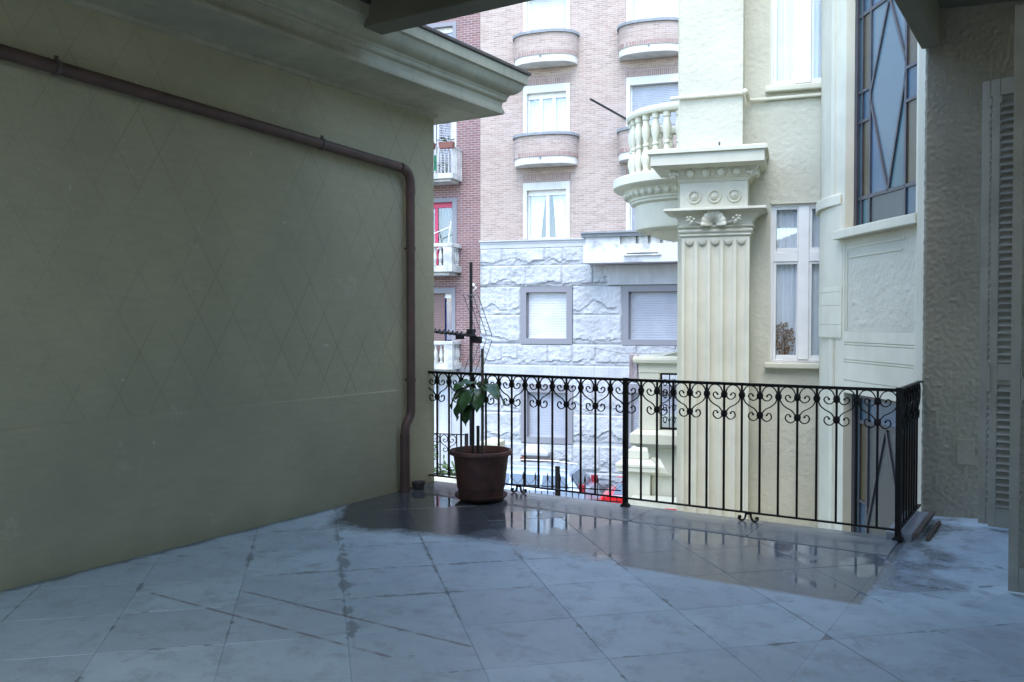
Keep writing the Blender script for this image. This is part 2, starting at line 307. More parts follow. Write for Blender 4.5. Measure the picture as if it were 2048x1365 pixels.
# ------------------------------------------------------------ mesh helpers
class MB:
    def __init__(s): s.v = []; s.f = []
    def add(s, v, f):
        n = len(s.v); s.v += [tuple(p) for p in v]; s.f += [tuple(i + n for i in q) for q in f]; return s
    def box(s, x0, y0, z0, x1, y1, z1):
        x0, x1 = min(x0, x1), max(x0, x1); y0, y1 = min(y0, y1), max(y0, y1); z0, z1 = min(z0, z1), max(z0, z1)
        return s.add([(x0, y0, z0), (x1, y0, z0), (x1, y1, z0), (x0, y1, z0), (x0, y0, z1), (x1, y0, z1), (x1, y1, z1), (x0, y1, z1)],
                     [(0, 3, 2, 1), (4, 5, 6, 7), (0, 1, 5, 4), (1, 2, 6, 5), (2, 3, 7, 6), (3, 0, 4, 7)])
    def prism(s, poly, z0, z1):
        n = len(poly)
        return s.add([(x, y, z0) for x, y in poly] + [(x, y, z1) for x, y in poly],
                     [tuple(range(n))[::-1], tuple(range(n, 2 * n))] + [(i, (i + 1) % n, n + (i + 1) % n, n + i) for i in range(n)])
    def extx(s, prof, x0, x1):        # profile in (y,z) pulled along x
        n = len(prof)
        return s.add([(x0, y, z) for y, z in prof] + [(x1, y, z) for y, z in prof],
                     [tuple(range(n)), tuple(range(n, 2 * n))[::-1]] + [(i, n + i, n + (i + 1) % n, (i + 1) % n) for i in range(n)])
    def exty(s, prof, y0, y1):        # profile in (x,z) pulled along y
        n = len(prof)
        return s.add([(x, y0, z) for x, z in prof] + [(x, y1, z) for x, z in prof],
                     [tuple(range(n)), tuple(range(n, 2 * n))[::-1]] + [(i, n + i, n + (i + 1) % n, (i + 1) % n) for i in range(n)])
    def rings(s, rings, closed=True, caps=True):
        n = len(rings[0]); v = [p for r in rings for p in r]; f = []
        for k in range(len(rings) - 1):
            for i in range(n if closed else n - 1):
                j = (i + 1) % n; f.append((k * n + i, k * n + j, (k + 1) * n + j, (k + 1) * n + i))
        if caps and closed: f.append(tuple(range(n))[::-1]); f.append(tuple(range((len(rings) - 1) * n, len(rings) * n)))
        return s.add(v, f)
    def tube(s, path, r, n=8, square=False):
        P = [Vector(p) for p in path]; rs = []
        up = None
        for k, p in enumerate(P):
            t = (P[min(k + 1, len(P) - 1)] - P[max(k - 1, 0)]).normalized()
            if up is None: up = t.orthogonal().normalized() if abs(t.z) < 0.99 else Vector((1, 0, 0))
            up = (up - t * up.dot(t)).normalized(); w = t.cross(up)
            rr = r[k] if hasattr(r, '__len__') else r
            o = math.pi / n if square else 0
            rs.append([p + (up * math.cos(o + 2 * math.pi * i / n) + w * math.sin(o + 2 * math.pi * i / n)) * rr for i in range(n)])
        return s.rings(rs)
    def lathe(s, prof, c=(0, 0, 0), n=20, axis='z', a0=0.0, a1=2 * math.pi):
        full = abs(a1 - a0 - 2 * math.pi) < 1e-6; rs = []
        for k in range(n if full else n + 1):
            a = a0 + (a1 - a0) * k / n; ca, sa = math.cos(a), math.sin(a); ring = []
            for r, z in prof:
                if axis == 'z': ring.append((c[0] + r * ca, c[1] + r * sa, c[2] + z))
                else: ring.append((c[0] + r * ca, c[1] - z, c[2] + r * sa))      # axis points to -y
            rs.append(ring)
        m = len(prof); v = [p for r in rs for p in r]; f = []; K = len(rs)
        for k in range(K if full else K - 1):
            for i in range(m - 1):
                k2 = (k + 1) % K; f.append((k * m + i, k2 * m + i, k2 * m + i + 1, k * m + i + 1))
        return s.add(v, f)
    def ball(s, c, r, n=8, sc=(1, 1, 1)):
        pr = [(r * math.sin(math.pi * i / n), -r * math.cos(math.pi * i / n)) for i in range(n + 1)]
        t = MB().lathe(pr, n=n + 4)
        return s.add([(c[0] + x * sc[0], c[1] + y * sc[1], c[2] + z * sc[2]) for x, y, z in t.v], t.f)
    def loft(s, secs):               # rectangles (x0,x1,y0,y1,z)
        return s.rings([[(a, c, z), (b, c, z), (b, d, z), (a, d, z)] for a, b, c, d, z in secs])
    def xf(s, fn): s.v = [tuple(fn(*p)) for p in s.v]; return s
    def mesh(s, name, mat, off=(0, 0, 0), smooth=False):
        me = bpy.data.meshes.new(name)
        me.from_pydata([(x - off[0], y - off[1], z - off[2]) for x, y, z in s.v], [], s.f)
        import bmesh
        b = bmesh.new(); b.from_mesh(me); bmesh.ops.remove_doubles(b, verts=b.verts, dist=1e-6)
        bmesh.ops.recalc_face_normals(b, faces=b.faces); b.to_mesh(me); b.free()
        me.materials.append(mat)
        if smooth:
            me.polygons.foreach_set('use_smooth', [True] * len(me.polygons)); me.set_sharp_from_angle(angle=R(38))
        return me
def link(o): scene.collection.objects.link(o); return o
def props(o, label=None, cat=None, group=None, kind=None):
    for k, v in (('label', label), ('category', cat), ('group', group), ('kind', kind)):
        if v: o[k] = v
    return o
ORG = {}
class Thing:
    """an Empty at the base of a thing; mesh parts are given in frame coordinates (street frame or terrace frame)"""
    def __init__(s, name, label, cat, loc=(0, 0, 0), group=None, terrace=False, kind=None):
        s.off = loc; s.t = terrace
        s.o = link(bpy.data.objects.new(name, None)); s.o.empty_display_size = 0.2
        s.o.location = tw(*loc) if terrace else loc
        if terrace: s.o.rotation_euler = (0, 0, -TF)
        props(s.o, label, cat, group, kind)
    def part(s, name, mb, mat, parent=None, smooth=False, bevel=0, label=None, off=None, me=None, stuff=False, loc=None):
        """off: the part's own origin in frame coordinates (for pieces that share a mesh)"""
        p = parent or s.o; base = ORG.get(p.name, s.off)
        if me is None: me = mb.mesh(name, MT[mat] if isinstance(mat, str) else mat, off if off is not None else base, smooth)
        o = link(bpy.data.objects.new(name, me)); o.parent = p
        if off is not None:
            o.location = (off[0] - base[0], off[1] - base[1], off[2] - base[2]); ORG[o.name] = tuple(off)
        elif parent is not None: ORG[o.name] = base
        if bevel:
            b = o.modifiers.new('bevel', 'BEVEL'); b.width = bevel; b.segments = 2; b.limit_method = 'ANGLE'; b.angle_limit = R(40)
        if label: o['label'] = label
        if stuff: o['kind'] = 'stuff'
        return o
def single(name, mb, mat, label=None, cat=None, group=None, kind=None, terrace=False, loc=(0, 0, 0), smooth=False, bevel=0):
    me = mb.mesh(name, MT[mat] if isinstance(mat, str) else mat, loc, smooth)
    o = link(bpy.data.objects.new(name, me)); o.location = tw(*loc) if terrace else loc
    if terrace: o.rotation_euler = (0, 0, -TF)
    if bevel:
        b = o.modifiers.new('bevel', 'BEVEL'); b.width = bevel; b.segments = 2; b.limit_method = 'ANGLE'; b.angle_limit = R(40)
    return props(o, label, cat, group, kind)
def lin(a, b, step):
    n = max(1, int(round((b - a) / step))); return [a + (b - a) * i / n for i in range(n + 1)]
def relief_wall(x0, x1, z0, z1, y, holes, step, amp, sc, seed, fade=True):
    """a plaster surface facing -y with real relief, openings left out"""
    def axis(a, b, cuts):
        c = sorted(set([a, b] + [q for q in cuts if a < q < b])); out = [c[0]]
        for i in range(len(c) - 1): out += lin(c[i], c[i + 1], step)[1:]
        return out
    xs = axis(x0, x1, [h[0] for h in holes] + [h[1] for h in holes]); zs = axis(z0, z1, [h[2] for h in holes] + [h[3] for h in holes])
    m = MB(); W = len(xs)
    for z in zs:
        for x in xs:
            n = noise.noise(Vector((x * sc + seed, z * sc * 0.8, seed))) + 0.5 * noise.noise(Vector((x * sc * 2.3, z * sc * 2.1 + seed, 3)))
            n = max(-0.25, min(0.55, n))
            m.v.append((x, y - amp * n, z))
    for j in range(len(zs) - 1):
        for i in range(W - 1):
            cx, cz = (xs[i] + xs[i + 1]) / 2, (zs[j] + zs[j + 1]) / 2
            if any(h[0] < cx < h[1] and h[2] < cz < h[3] for h in holes): continue
            m.f.append((j * W + i, j * W + i + 1, (j + 1) * W + i + 1, (j + 1) * W + i))
    return m
# ============================================================ TERRACE (frame: x along the railing, y towards the street)
XW, YR, XR = -5.07, 6.5, -1.01
def clip(poly, a, b, c):             # keep a*x+b*y<=c
    out = []
    for i in range(len(poly)):
        p, q = poly[i], poly[(i + 1) % len(poly)]; dp = a * p[0] + b * p[1] - c; dq = a * q[0] + b * q[1] - c
        if dp <= 0: out.append(p)
        if dp * dq < 0:
            t = dp / (dp - dq); out.append((p[0] + t * (q[0] - p[0]), p[1] + t * (q[1] - p[1])))
    return out
# structural slab
sl = MB(); sl.prism([(XW - 0.05, -4.5), (1.2, -4.5), (1.2, 7.7), (-1.0, 7.45), (-1.0, 6.63), (XW - 0.05, 6.63)], -0.42, -0.0165)
single('terrace_slab', sl, 'curb', kind='structure', terrace=True)
floor = Thing('terrace_floor', None, None, (0, 0, -0.04), terrace=True, kind='structure')
sp_a, sp_b = 0.56, 0.565; k_t = 0; rest = MB()
rt = random.Random(3)
for i in range(-12, 12):
    for j in range(-12, 12):
        a0 = -3.74 + sp_a * i; b0 = 0.70 + sp_b * j; g = 0.0006
        q = [(a0 + g, b0 + g), (a0 + sp_a - g, b0 + g), (a0 + sp_a - g, b0 + sp_b - g), (a0 + g, b0 + sp_b - g)]
        poly = [((a + b) / 2 ** .5, (b - a) / 2 ** .5) for a, b in q]
        for cc in ((-1, 0, -XW), (1, 0, 1.15), (0, -1, 1.0), (0, 1, 7.62)): poly = clip(poly, *cc) if poly else poly
        if not poly: continue
        # the kerb strip takes the far edge left of the corner post
        cy = sum(p[1] for p in poly) / len(poly)
        L = clip(clip(poly, 1, 0, -1.0), 0, 1, 6.07); Rr = clip(poly, -1, 0, 1.0)
        for pc in (L, Rr):
            if len(pc) < 3: continue
            area = abs(sum(pc[t][0] * pc[(t + 1) % len(pc)][1] - pc[(t + 1) % len(pc)][0] * pc[t][1] for t in range(len(pc)))) / 2
            if area < 0.004: continue
            z1 = -0.012 + rt.uniform(-0.0005, 0.0005)
            n = len(pc); c = (sum(p[0] for p in pc) / n, sum(p[1] for p in pc) / n)
            inn = [(p[0] + (c[0] - p[0]) * 0.008, p[1] + (c[1] - p[1]) * 0.008) for p in pc]
            m = MB(); tz = [rt.uniform(-0.0007, 0.0007) for _ in pc]
            m.rings([[(x, y, -0.0160) for x, y in pc], [(x, y, z1 - 0.002 + t) for (x, y), t in zip(pc, tz)], [(x, y, z1 + t) for (x, y), t in zip(inn, tz)]])
            if cy > 1.6: floor.part('tile', m, 'tile'); k_t += 1
            else: rest.add(m.v, m.f)
floor.part('tile_field', rest, 'tile', stuff=True)
# kerb strip under the railing, in long cast lengths
curb = Thing('terrace_curb', None, None, (-3, 6.3, -0.04), terrace=True, kind='structure')
xs = [XW, -4.42, -3.62, -2.82, -1.93, -1.0]
for i in range(5):
    m = MB(); a, b = xs[i] + 0.002, xs[i + 1] - 0.002
    prof = [(6.075, -0.04), (6.075, -0.010), (6.11, -0.004), (6.45, 0.004), (6.60, -0.004), (6.64, -0.02), (6.64, -0.16), (6.60, -0.16), (6.60, -0.05)]
    curb.part('curb_stone', m.extx(prof, a, b), 'tile')
m = MB(); m.prism([(-1.10, 6.56), (-0.93, 6.56), (-0.93, 7.42), (-1.10, 7.42)], -0.03, 0.035); curb.part('side_curb', m, 'curb', bevel=0.008)

# ---- left wall with lozenge plaster, plinth ledge and cornice
lw = Thing('lozenge_plaster_wall', 'long shaded cream wall with incised diamond pattern on the left of the terrace', 'wall', (XW, 2, 0), terrace=True)
xe, ye = -0.30, 0.0
m = MB(); m.prism([(XW, -4.5), (XW, 6.58), (XW - 1.6, 6.58), (XW - 1.6, -4.5)], -0.5, 3.46)
o = lw.part('wall_face', m, 'lozwall')
m = MB(); m.exty([(XW, -0.03), (XW + 0.010, -0.03), (XW + 0.010, 0.885), (XW + 0.004, 0.895), (XW, 0.895)], -4.4, 6.03); lw.part('plinth', m, 'lozwall')
prof = [(0.0, 3.39), (0.025, 3.395), (0.028, 3.425), (0.055, 3.43), (0.30, 3.436), (0.33, 3.452), (0.40, 3.456), (0.473, 3.462), (0.480, 3.478), (0.477, 3.495), (0.464, 3.52), (0.461, 3.545), (0.468, 3.575), (0.49, 3.585), (0.498, 3.60), (0.497, 3.615), (0.508, 3.625), (0.512, 3.642),
        (0.545, 3.652), (0.575, 3.672), (0.60, 3.70), (0.612, 3.735), (0.622, 3.748), (0.637, 3.752), (0.640, 3.762), (0.645, 3.838), (0.0, 3.84)]
def cpath(p, z): return [(XW + p, -4.5, z), (XW + p, 6.58 + p, z), (XW - 1.6, 6.58 + p, z)]
rg = [cpath(p, z) for p, z in prof]
cor = Thing('roof_cornice', 'heavy moulded plaster cornice jutting out above the lozenge wall', 'cornice', (XW, 2, 3.39), terrace=True)
cor.part('moulding', MB().rings([[q for q in r] for r in rg], closed=False, caps=False), 'cornice', smooth=True)
rg = [cpath(p, z) for p, z in [(0.0, 3.842), (0.66, 3.842), (0.665, 3.848), (0.665, 3.868), (0.655, 3.876), (-0.2, 3.95)]]
cor.part('flashing', MB().rings(rg, closed=False, caps=False), 'flash')
m = MB(); m.box(XW - 1.6, -4.5, 3.46, XW - 0.01, 6.57, 3.86); cor.part('core', m, 'cornice')

# ---- ceiling slab and beams; rain reaches in past their edge
ceil = Thing('terrace_ceiling', None, None, (-2, 0, 3.68), terrace=True, kind='structure')
m = MB(); m.prism([(XW + 0.02, -4.4), (-2.6, -4.4), (-2.6, -0.9), (1.4, -0.9), (1.4, 7.75), (-1.02, 7.75), (-1.02, 5.0), (XW + 0.02, 5.0)], 3.90, 4.35); ceil.part('slab', m, 'ceiling')  # unseen rear outline: cut back at right for sky light, longer at left to shade
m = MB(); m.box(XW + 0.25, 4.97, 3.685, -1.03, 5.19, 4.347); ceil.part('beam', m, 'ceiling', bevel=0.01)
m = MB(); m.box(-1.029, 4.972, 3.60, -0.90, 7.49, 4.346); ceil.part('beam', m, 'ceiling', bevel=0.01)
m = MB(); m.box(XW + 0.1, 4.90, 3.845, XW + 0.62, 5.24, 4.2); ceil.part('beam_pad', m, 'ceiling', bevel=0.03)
# storeys above the terrace (their mass shades it as the real house does)
# ---- added rear wall and house side wall of the terrace, mostly behind the camera
m = MB(); m.prism([(XW - 0.1, -4.6), (1.5, -4.6), (1.5, -4.4), (XW - 0.1, -4.4)], -0.04, 1.1); m.box(XW + .01, -4.39, 1.101, -2.6, -4.2, 3.899)  # unseen rear wall, added low for sky light, full height at left for shade
single('light_shaping_wall', m, 'cream', 'unseen cream wall added behind the viewer, low to let sky light in, high at the left to shade', 'wall', terrace=True)
rw = Thing('house_side_wall', 'cream house wall along the right of the terrace with shutter openings', 'wall', (0.75, 1, 0), terrace=True)
m = MB()
for a, b in ((-4.4, 4.9), (5.9, 6.6)): m.box(0.62, a, -0.04, 0.9, b, 3.90)
m.box(0.62, 4.9, 3.3, 0.9, 5.9, 3.9); m.box(0.62, 6.6, 3.3, 0.9, 7.3, 3.9)
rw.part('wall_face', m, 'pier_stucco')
m = MB(); m.box(0.80, 4.9, 0, 0.84, 5.9, 3.3).box(0.80, 6.6, 0, 0.84, 7.3, 3.3); rw.part('door_panel', m, 'shutter')

# ---- pier closing the right of the terrace: rough dashed stucco
pier = Thing('stucco_pier', 'shaded rough stucco pier between the iron railing and the folded shutter', 'pier', (1.4, 7.6, 0))
pm = relief_wall(0.958, 2.0, -0.04, 4.0, 7.50, [], 0.012, 0.011, 44, 5)
for i, (x, y, z) in enumerate(pm.v):
    if x < 0.96: pm.v[i] = (x - 0.006 * noise.noise(Vector((0, 0, z * 22))) , y + 0.012, z)
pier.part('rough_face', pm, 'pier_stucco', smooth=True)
m = MB(); m.box(0.962, 7.516, -0.04, 2.0, 7.95, 4.3); pier.part('core', m, 'cream')
m = MB(); m.box(1.20, 7.478, 0.40, 1.32, 7.51, 0.60); pier.part('plaster_patch', m, 'pier_stucco', bevel=0.004)

# ---- pipe on the left wall
dp = Thing('drain_pipe', 'brown drain pipe sloping along the cream wall then dropping to the floor', 'drain pipe', (XW + 0.07, 6.12, 0), terrace=True)
xp = XW + 0.068
def arc(p0, p1, p2, n=7): return [tuple((1 - t) ** 2 * a + 2 * t * (1 - t) * b + t * t * c for a, b, c in zip(p0, p1, p2)) for t in [i / n for i in range(n + 1)]]
path = [(xp, -4.4, 3.26), (xp, 5.2, 2.885)] + [(xp, 6.0, 2.852)] + arc((xp, 6.02, 2.851), (xp, 6.155, 2.845), (xp, 6.155, 2.70)) + [(xp, 6.155, 1.5), (xp, 6.155, 0.74)] + arc((xp, 6.155, 0.72), (xp, 6.155, 0.66), (xp, 6.115, 0.62), 3) + arc((xp, 6.105, 0.61), (xp, 6.07, 0.57), (xp, 6.07, 0.50), 3)
dp.part('upper_pipe', MB().tube(path[:3], 0.040, 12), 'pipe', smooth=True)
dp.part('elbow', MB().tube(path[3:11], 0.043, 12), 'pipe', smooth=True)
dp.part('down_pipe', MB().tube(path[10:], 0.040, 12), 'pipe', smooth=True)
dp.part('foot_pipe', MB().tube([(xp, 6.07, 0.50), (xp, 6.07, -0.01)], 0.045, 12), 'pipe', smooth=True)
for (y, z) in ((5.06, 2.891), (2.92, 2.974), (0.5, 3.07)):
    m = MB().tube([(xp, y - 0.012, z + .0005), (xp, y + 0.012, z - .0005)], 0.047, 12); m.box(XW, y - 0.006, z - 0.006, xp, y + 0.006, z + 0.006)
    m.box(xp - 0.004, y - .01, z + 0.04, xp + 0.01, y + .01, z + 0.066); dp.part('pipe_clip', m, 'flash')
for z in (2.15, 0.98):
    m = MB().tube([(xp, 6.155, z - 0.012), (xp, 6.155, z + 0.012)], 0.046, 12); m.box(XW, 6.149, z - 0.006, xp, 6.161, z + 0.006); dp.part('pipe_clip', m, 'pipe')
for z in (2.66,):
    dp.part('joint_collar', MB().tube([(xp, 6.155, z - 0.03), (xp, 6.155, z + 0.03)], 0.0445, 12), 'pipe', smooth=True)

# ---- iron railing
U = 0.1375
rail = Thing('iron_railing', 'black wrought iron railing with scrolls along the terrace edge', 'railing', (-3.04, YR, 0), terrace=True)
def flat_curve(pts, x_of, w=0.007, d=0.013):
    """flat iron strip bent along pts (u,z); thickness w in plane, d across"""
    P = [Vector((p[0], p[1])) for p in pts]; rs = []
    # smooth by Catmull-Rom
    Q = []
    for k in range(len(P) - 1):
        p0, p1, p2, p3 = P[max(k - 1, 0)], P[k], P[k + 1], P[min(k + 2, len(P) - 1)]
        for t in (0, .25, .5, .75):
            Q.append(0.5 * ((2 * p1) + (p2 - p0) * t + (2 * p0 - 5 * p1 + 4 * p2 - p3) * t * t + (3 * p1 - p0 - 3 * p2 + p3) * t ** 3))
    Q.append(P[-1])
    for k, q in enumerate(Q):
        t = (Q[min(k + 1, len(Q) - 1)] - Q[max(k - 1, 0)]).normalized(); n = Vector((-t.y, t.x)) * w / 2
        a, b = q + n, q - n
        rs.append([(a.x, -d / 2, a.y), (b.x, -d / 2, b.y), (b.x, d / 2, b.y), (a.x, d / 2, a.y)])
    return MB().rings(rs)
SC1 = [(.38, -.60), (.47, -.49), (.60, -.55), (.62, -.68), (.48, -.83), (.27, -.84), (.13, -.68), (.10, -.45), (.25, -.17), (.5, -.07), (.75, -.15), (.91, -.4), (.92, -.7), (.8, -.98), (.55, -1.18), (.35, -1.28), (.2, -1.42), (.07, -1.65)]
SC2 = [(.07, -1.62), (.12, -1.80), (.3, -1.95), (.5, -1.91), (.62, -1.75), (.57, -1.56), (.44, -1.52), (.37, -1.62)]
ZT = 1.030
def scroll_mesh(sgn):
    m = MB()
    for S in (SC1, SC2):
        c = flat_curve([(x * U * sgn, z * U) for x, z in S], None); m.add(c.v, c.f)
        e = S[0] if S is SC1 else S[-1]; m.ball((e[0] * U * sgn, 0, e[1] * U), 0.0085, 5)
    return m
scr = {s: scroll_mesh(s).mesh('scroll', MT['iron'], smooth=True) for s in (1, -1)}
def collar_mesh(h):
    m = MB(); m.loft([(-.012, .012, -.010, .010, -h / 2), (-.020, .020, -.013, .013, -h / 4), (-.022, .022, -.014, .014, 0), (-.020, .020, -.013, .013, h / 4), (-.012, .012, -.010, .010, h / 2)]); return m
col_s = collar_mesh(0.05).mesh('collar', MT['iron']); 
bar_me = MB().box(-.007, -.007, 0.075, .007, .007, ZT).mesh('bar', MT['iron'])
post_me_parts = lambda x, y: MB().loft([(x - .032, x + .032, y - .032, y + .032, -0.005), (x - .032, x + .032, y - .032, y + .032, 0.01), (x - .018, x + .018, y - .018, y + .018, 0.03), (x - .018, x + .018, y - .018, y + .018, 1.045)])
def run(fn, n, units, skip=()):
    """fn(k)->(x,y); bars at every k; units = bars that carry both collars and the scroll pair"""
    for k in range(n):
        x, y = fn(k)
        rz = 0 if fn is F1 else math.pi / 2
        if k not in skip: 
            o = rail.part('bar', None, None, off=(x, y, 0), me=bar_me); o.rotation_euler.z = rz
        if k not in skip:
            o = rail.part('collar', None, None, off=(x, y, ZT - .60 * U), me=col_s); o.rotation_euler.z = rz
        if k in units:
            o = rail.part('collar', None, None, off=(x, y, ZT - 1.66 * U), me=col_s); o.rotation_euler.z = rz
            for s in (1, -1):
                o = rail.part('scroll', None, None, off=(x, y, ZT), me=scr[s]); o.rotation_euler.z = rz
N1 = 29; XA = -4.973; DX = (-1.147 - XA) / 28
F1 = lambda k: (XA + DX * k, YR)
run(F1, N1, set(range(0, N1, 2)), skip=(14,))
rail.part('post', post_me_parts(XA + DX * 14, YR), 'iron'); rail.part('post', post_me_parts(XR, YR), 'iron')
F2 = lambda k: (XR, YR + 0.118 * (k + 1))
run(F2, 7, {0, 2, 4, 6})
m = MB(); m.box(XW, YR - .017, ZT, XR - .018, YR + .017, ZT + .010).box(XW + .003, YR - .006, ZT - .012, XR - .02, YR + .006, ZT - .001); rail.part('top_rail', m, 'iron')
m = MB(); m.box(XR - .017, YR + .018, ZT, XR + .017, 7.50, ZT + .010); rail.part('top_rail', m, 'iron')
m = MB(); m.box(XR - .019, YR - .019, 1.02, XR + .019, YR + .0175, 1.047); rail.part('post_cap', m, 'iron')
m = MB(); m.box(XW + .002, YR - .012, .063, XR - .018, YR + .012, .075); rail.part('bottom_rail', m, 'iron')
m = MB(); m.box(XR - .012, YR + .018, .063, XR + .012, 7.49, .075); rail.part('bottom_rail', m, 'iron')
for xf in (-4.08, -2.05):
    for s in (1, -1):
        pts = [(.018 * s, .062), (.022 * s, .035), (.034 * s, .012), (.056 * s, .008), (.072 * s, .02), (.070 * s, .036), (.058 * s, .036)]
        m = flat_curve(pts, None, .010, .022); m.ball((.060 * s, 0, .030), .010, 5)
        rail.part('foot_scroll', m.xf(lambda x, y, z: (x + xf, y + YR, z)), 'iron', off=(xf, YR, 0))
    rail.part('foot_rung', MB().box(xf - .02, YR - .01, .054, xf + .02, YR + .01, .0625), 'iron')

# planks lying along the side railing
for i, (x, y0, y1, z, w, lab) in enumerate(((-0.90, 6.50, 7.36, .040, .035, 'long grey plank lying nearest the side railing at the terrace corner'), (-0.84, 6.62, 7.25, -.005, .022, 'thin grey lath lying outside the plank by the side railing'))):
    m = MB(); m.box(x - w / 2, y0, z - .012, x + w / 2, y1, z + .018); single('wood_plank', m, 'stake', lab, 'plank', terrace=True, loc=(x, (y0 + y1) / 2, z), bevel=.003)

# ---- potted plant
PX, PY = -4.225, 6.13
pot = Thing('plant_pot', 'large dark brown terracotta pot with a rolled rim standing on the kerb', 'flower pot', (PX, PY, 0.004), terrace=True)
pr = [(0.0, .03), (.172, .03), (.180, .035), (.188, .10), (.193, .105), (.222, .375), (.226, .378), (.248, .380), (.256, .388), (.257, .405), (.250, .416), (.236, .418), (.228, .408), (.222, .36), (.216, .33), (0, .325)]
pr = [(r * 1.05, z) for r, z in pr]
pot.part('body', MB().lathe(pr, (PX, PY, 0.0), 40), 'pot', smooth=True)
sr = [(0, .006), (.19, .006), (.222, .03), (.226, .045), (.218, .046), (.20, .028), (0, .026)]
pot.part('saucer', MB().lathe(sr, (PX, PY, 0.0), 40), 'pot', smooth=True)
m = MB(); nn = 14
for i in range(nn):
    a = 2 * math.pi * i / nn
sm = MB().lathe([(0, .352), (.08, .356), (.15, .348), (.216, .345)], (PX, PY, 0), 24)
sm.v = [(x, y, z + 0.014 * noise.noise(Vector((x * 30, y * 30, z)))) for x, y, z in sm.v]
single('potting_soil', sm, 'soil', 'dark soil filling the brown pot', 'soil', terrace=True, loc=(PX, PY, .34), kind='stuff', smooth=True)
def stake(x, y, z0, z1, r, lab, mat='stake', lean=(0, 0)):
    m = MB().tube([(x, y, z0), (x + lean[0] * .5, y + lean[1] * .5, (z0 + z1) / 2), (x + lean[0], y + lean[1], z1)], r, 8)
    return single('plant_stake', m, mat, lab, 'stake', terrace=True, loc=(x, y, z0))
stake(-4.155, 6.05, .33, 1.275, .0125, 'tall wooden stake rising above the leaves of the potted plant')
stake(-4.235, 6.10, .33, .62, .014, 'short dark stake stump in the pot beside the taller stake', 'bark')
pl = Thing('potted_plant', 'young plant with large drooping glossy green leaves in the brown pot', 'plant', (PX, PY, .345), terrace=True)
pl.part('stem', MB().tube([(PX - .07, PY - .02, .34), (PX - .075, PY - .02, .55), (PX - .06, PY - .02, .75), (PX - .065, PY - .01, .95)], [.011, .010, .008, .004], 8), 'bark', smooth=True)
pl.part('stem', MB().tube([(PX + .0, PY + .03, .34), (PX - .005, PY + .03, .6), (PX + .0, PY + .0, .90), (PX - .0, PY + .0, .97)], [.008, .008, .006, .003], 8), 'bark', smooth=True)
def leaf(base, az, pitch0, pitch1, L, Wd, cup=.22, roll=0):
    L *= 1.02; Wd *= 1.02
    """a petiole then a blade that droops; az = compass direction in terrace frame"""
    m = MB(); n = 9; p = Vector(base); ca, sa = math.cos(az), math.sin(az); rows = []; mid = []
    for k in range(n + 1):
        t = k / n; pit = pitch0 + (pitch1 - pitch0) * t ** .8
        d = Vector((ca * math.cos(pit), sa * math.cos(pit), math.sin(pit))); side = Vector((-sa, ca, 0)); side = (side + Vector((0, 0, roll))).normalized(); up = side.cross(d) * -1
        if k: p = p + d * L / n
        w = Wd / 2 * (math.sin(math.pi * min(1, t * 1.0) ** .78) ** .85 + .02) * (1 if t < .97 else .3)
        rw = []
        for s in (-1, -.5, 0, .5, 1):
            wav = .012 * math.sin(t * 14 + s * 2) * abs(s)
            rw.append(p + side * (w * s) + up * (-(w * abs(s)) * cup * -1 + wav))
        rows.append(rw)
    m.rings(rows, closed=False, caps=False)
    return m
rl = random.Random(11)
specs = [  # base dx,dy,z ; azimuth deg ; start pitch, end pitch ; length, width
    (-.06, -.02, .93, 172, 12, -62, .22, .115), (-.06, -.02, .94, 205, -10, -80, .25, .11), (-.065, -.02, .88, 250, -25, -84, .26, .12),
    (-.06, -.02, .92, 285, 0, -75, .27, .13), (.0, .0, .95, 330, 8, -40, .27, .13), (.0, .0, .93, 300, -15, -82, .24, .12), (.0, 0, .96, 350, 12, -55, .23, .11),
    (.0, .0, .93, 20, 0, -70, .22, .10), (-.065, -.02, .85, 192, -30, -86, .22, .10), (-.06, -.02, .80, 265, -45, -88, .20, .10), (-.02, 0, .97, 240, 22, -50, .22, .115),
    (-.03, 0, .97, 110, 15, -60, .20, .10), (-.05, 0, .96, 150, 25, -40, .19, .09)]
for dx, dy, z, a, p0, p1, L, W_ in specs:
    A = R(a + rl.uniform(-8, 8)); st = .045
    b = (PX + dx + math.cos(A) * st, PY + dy + math.sin(A) * st, z + .01)
    lm = leaf(b, A, R(p0), R(p1), L, W_, roll=rl.uniform(-.25, .25))
    lo = pl.part('leaf', lm, 'leaf', smooth=True)
    sol = lo.modifiers.new('thick', 'SOLIDIFY'); sol.thickness = .0012
    pl.part('petiole', MB().tube([(PX + dx, PY + dy, z - .02), b], .003, 5), 'greenleaf', parent=lo)
# small saucer/bowl by the wall corner
m = MB().lathe([(0, .0), (.05, .0), (.062, .035), (.064, .055), (.056, .055), (.05, .02), (0, .015)], (-4.97, 6.22, .004), 20)
single('small_bowl', m, 'flash', 'small dark bowl on the floor where the wall meets the railing', 'bowl', terrace=True, loc=(-4.97, 6.22, .004), smooth=True)

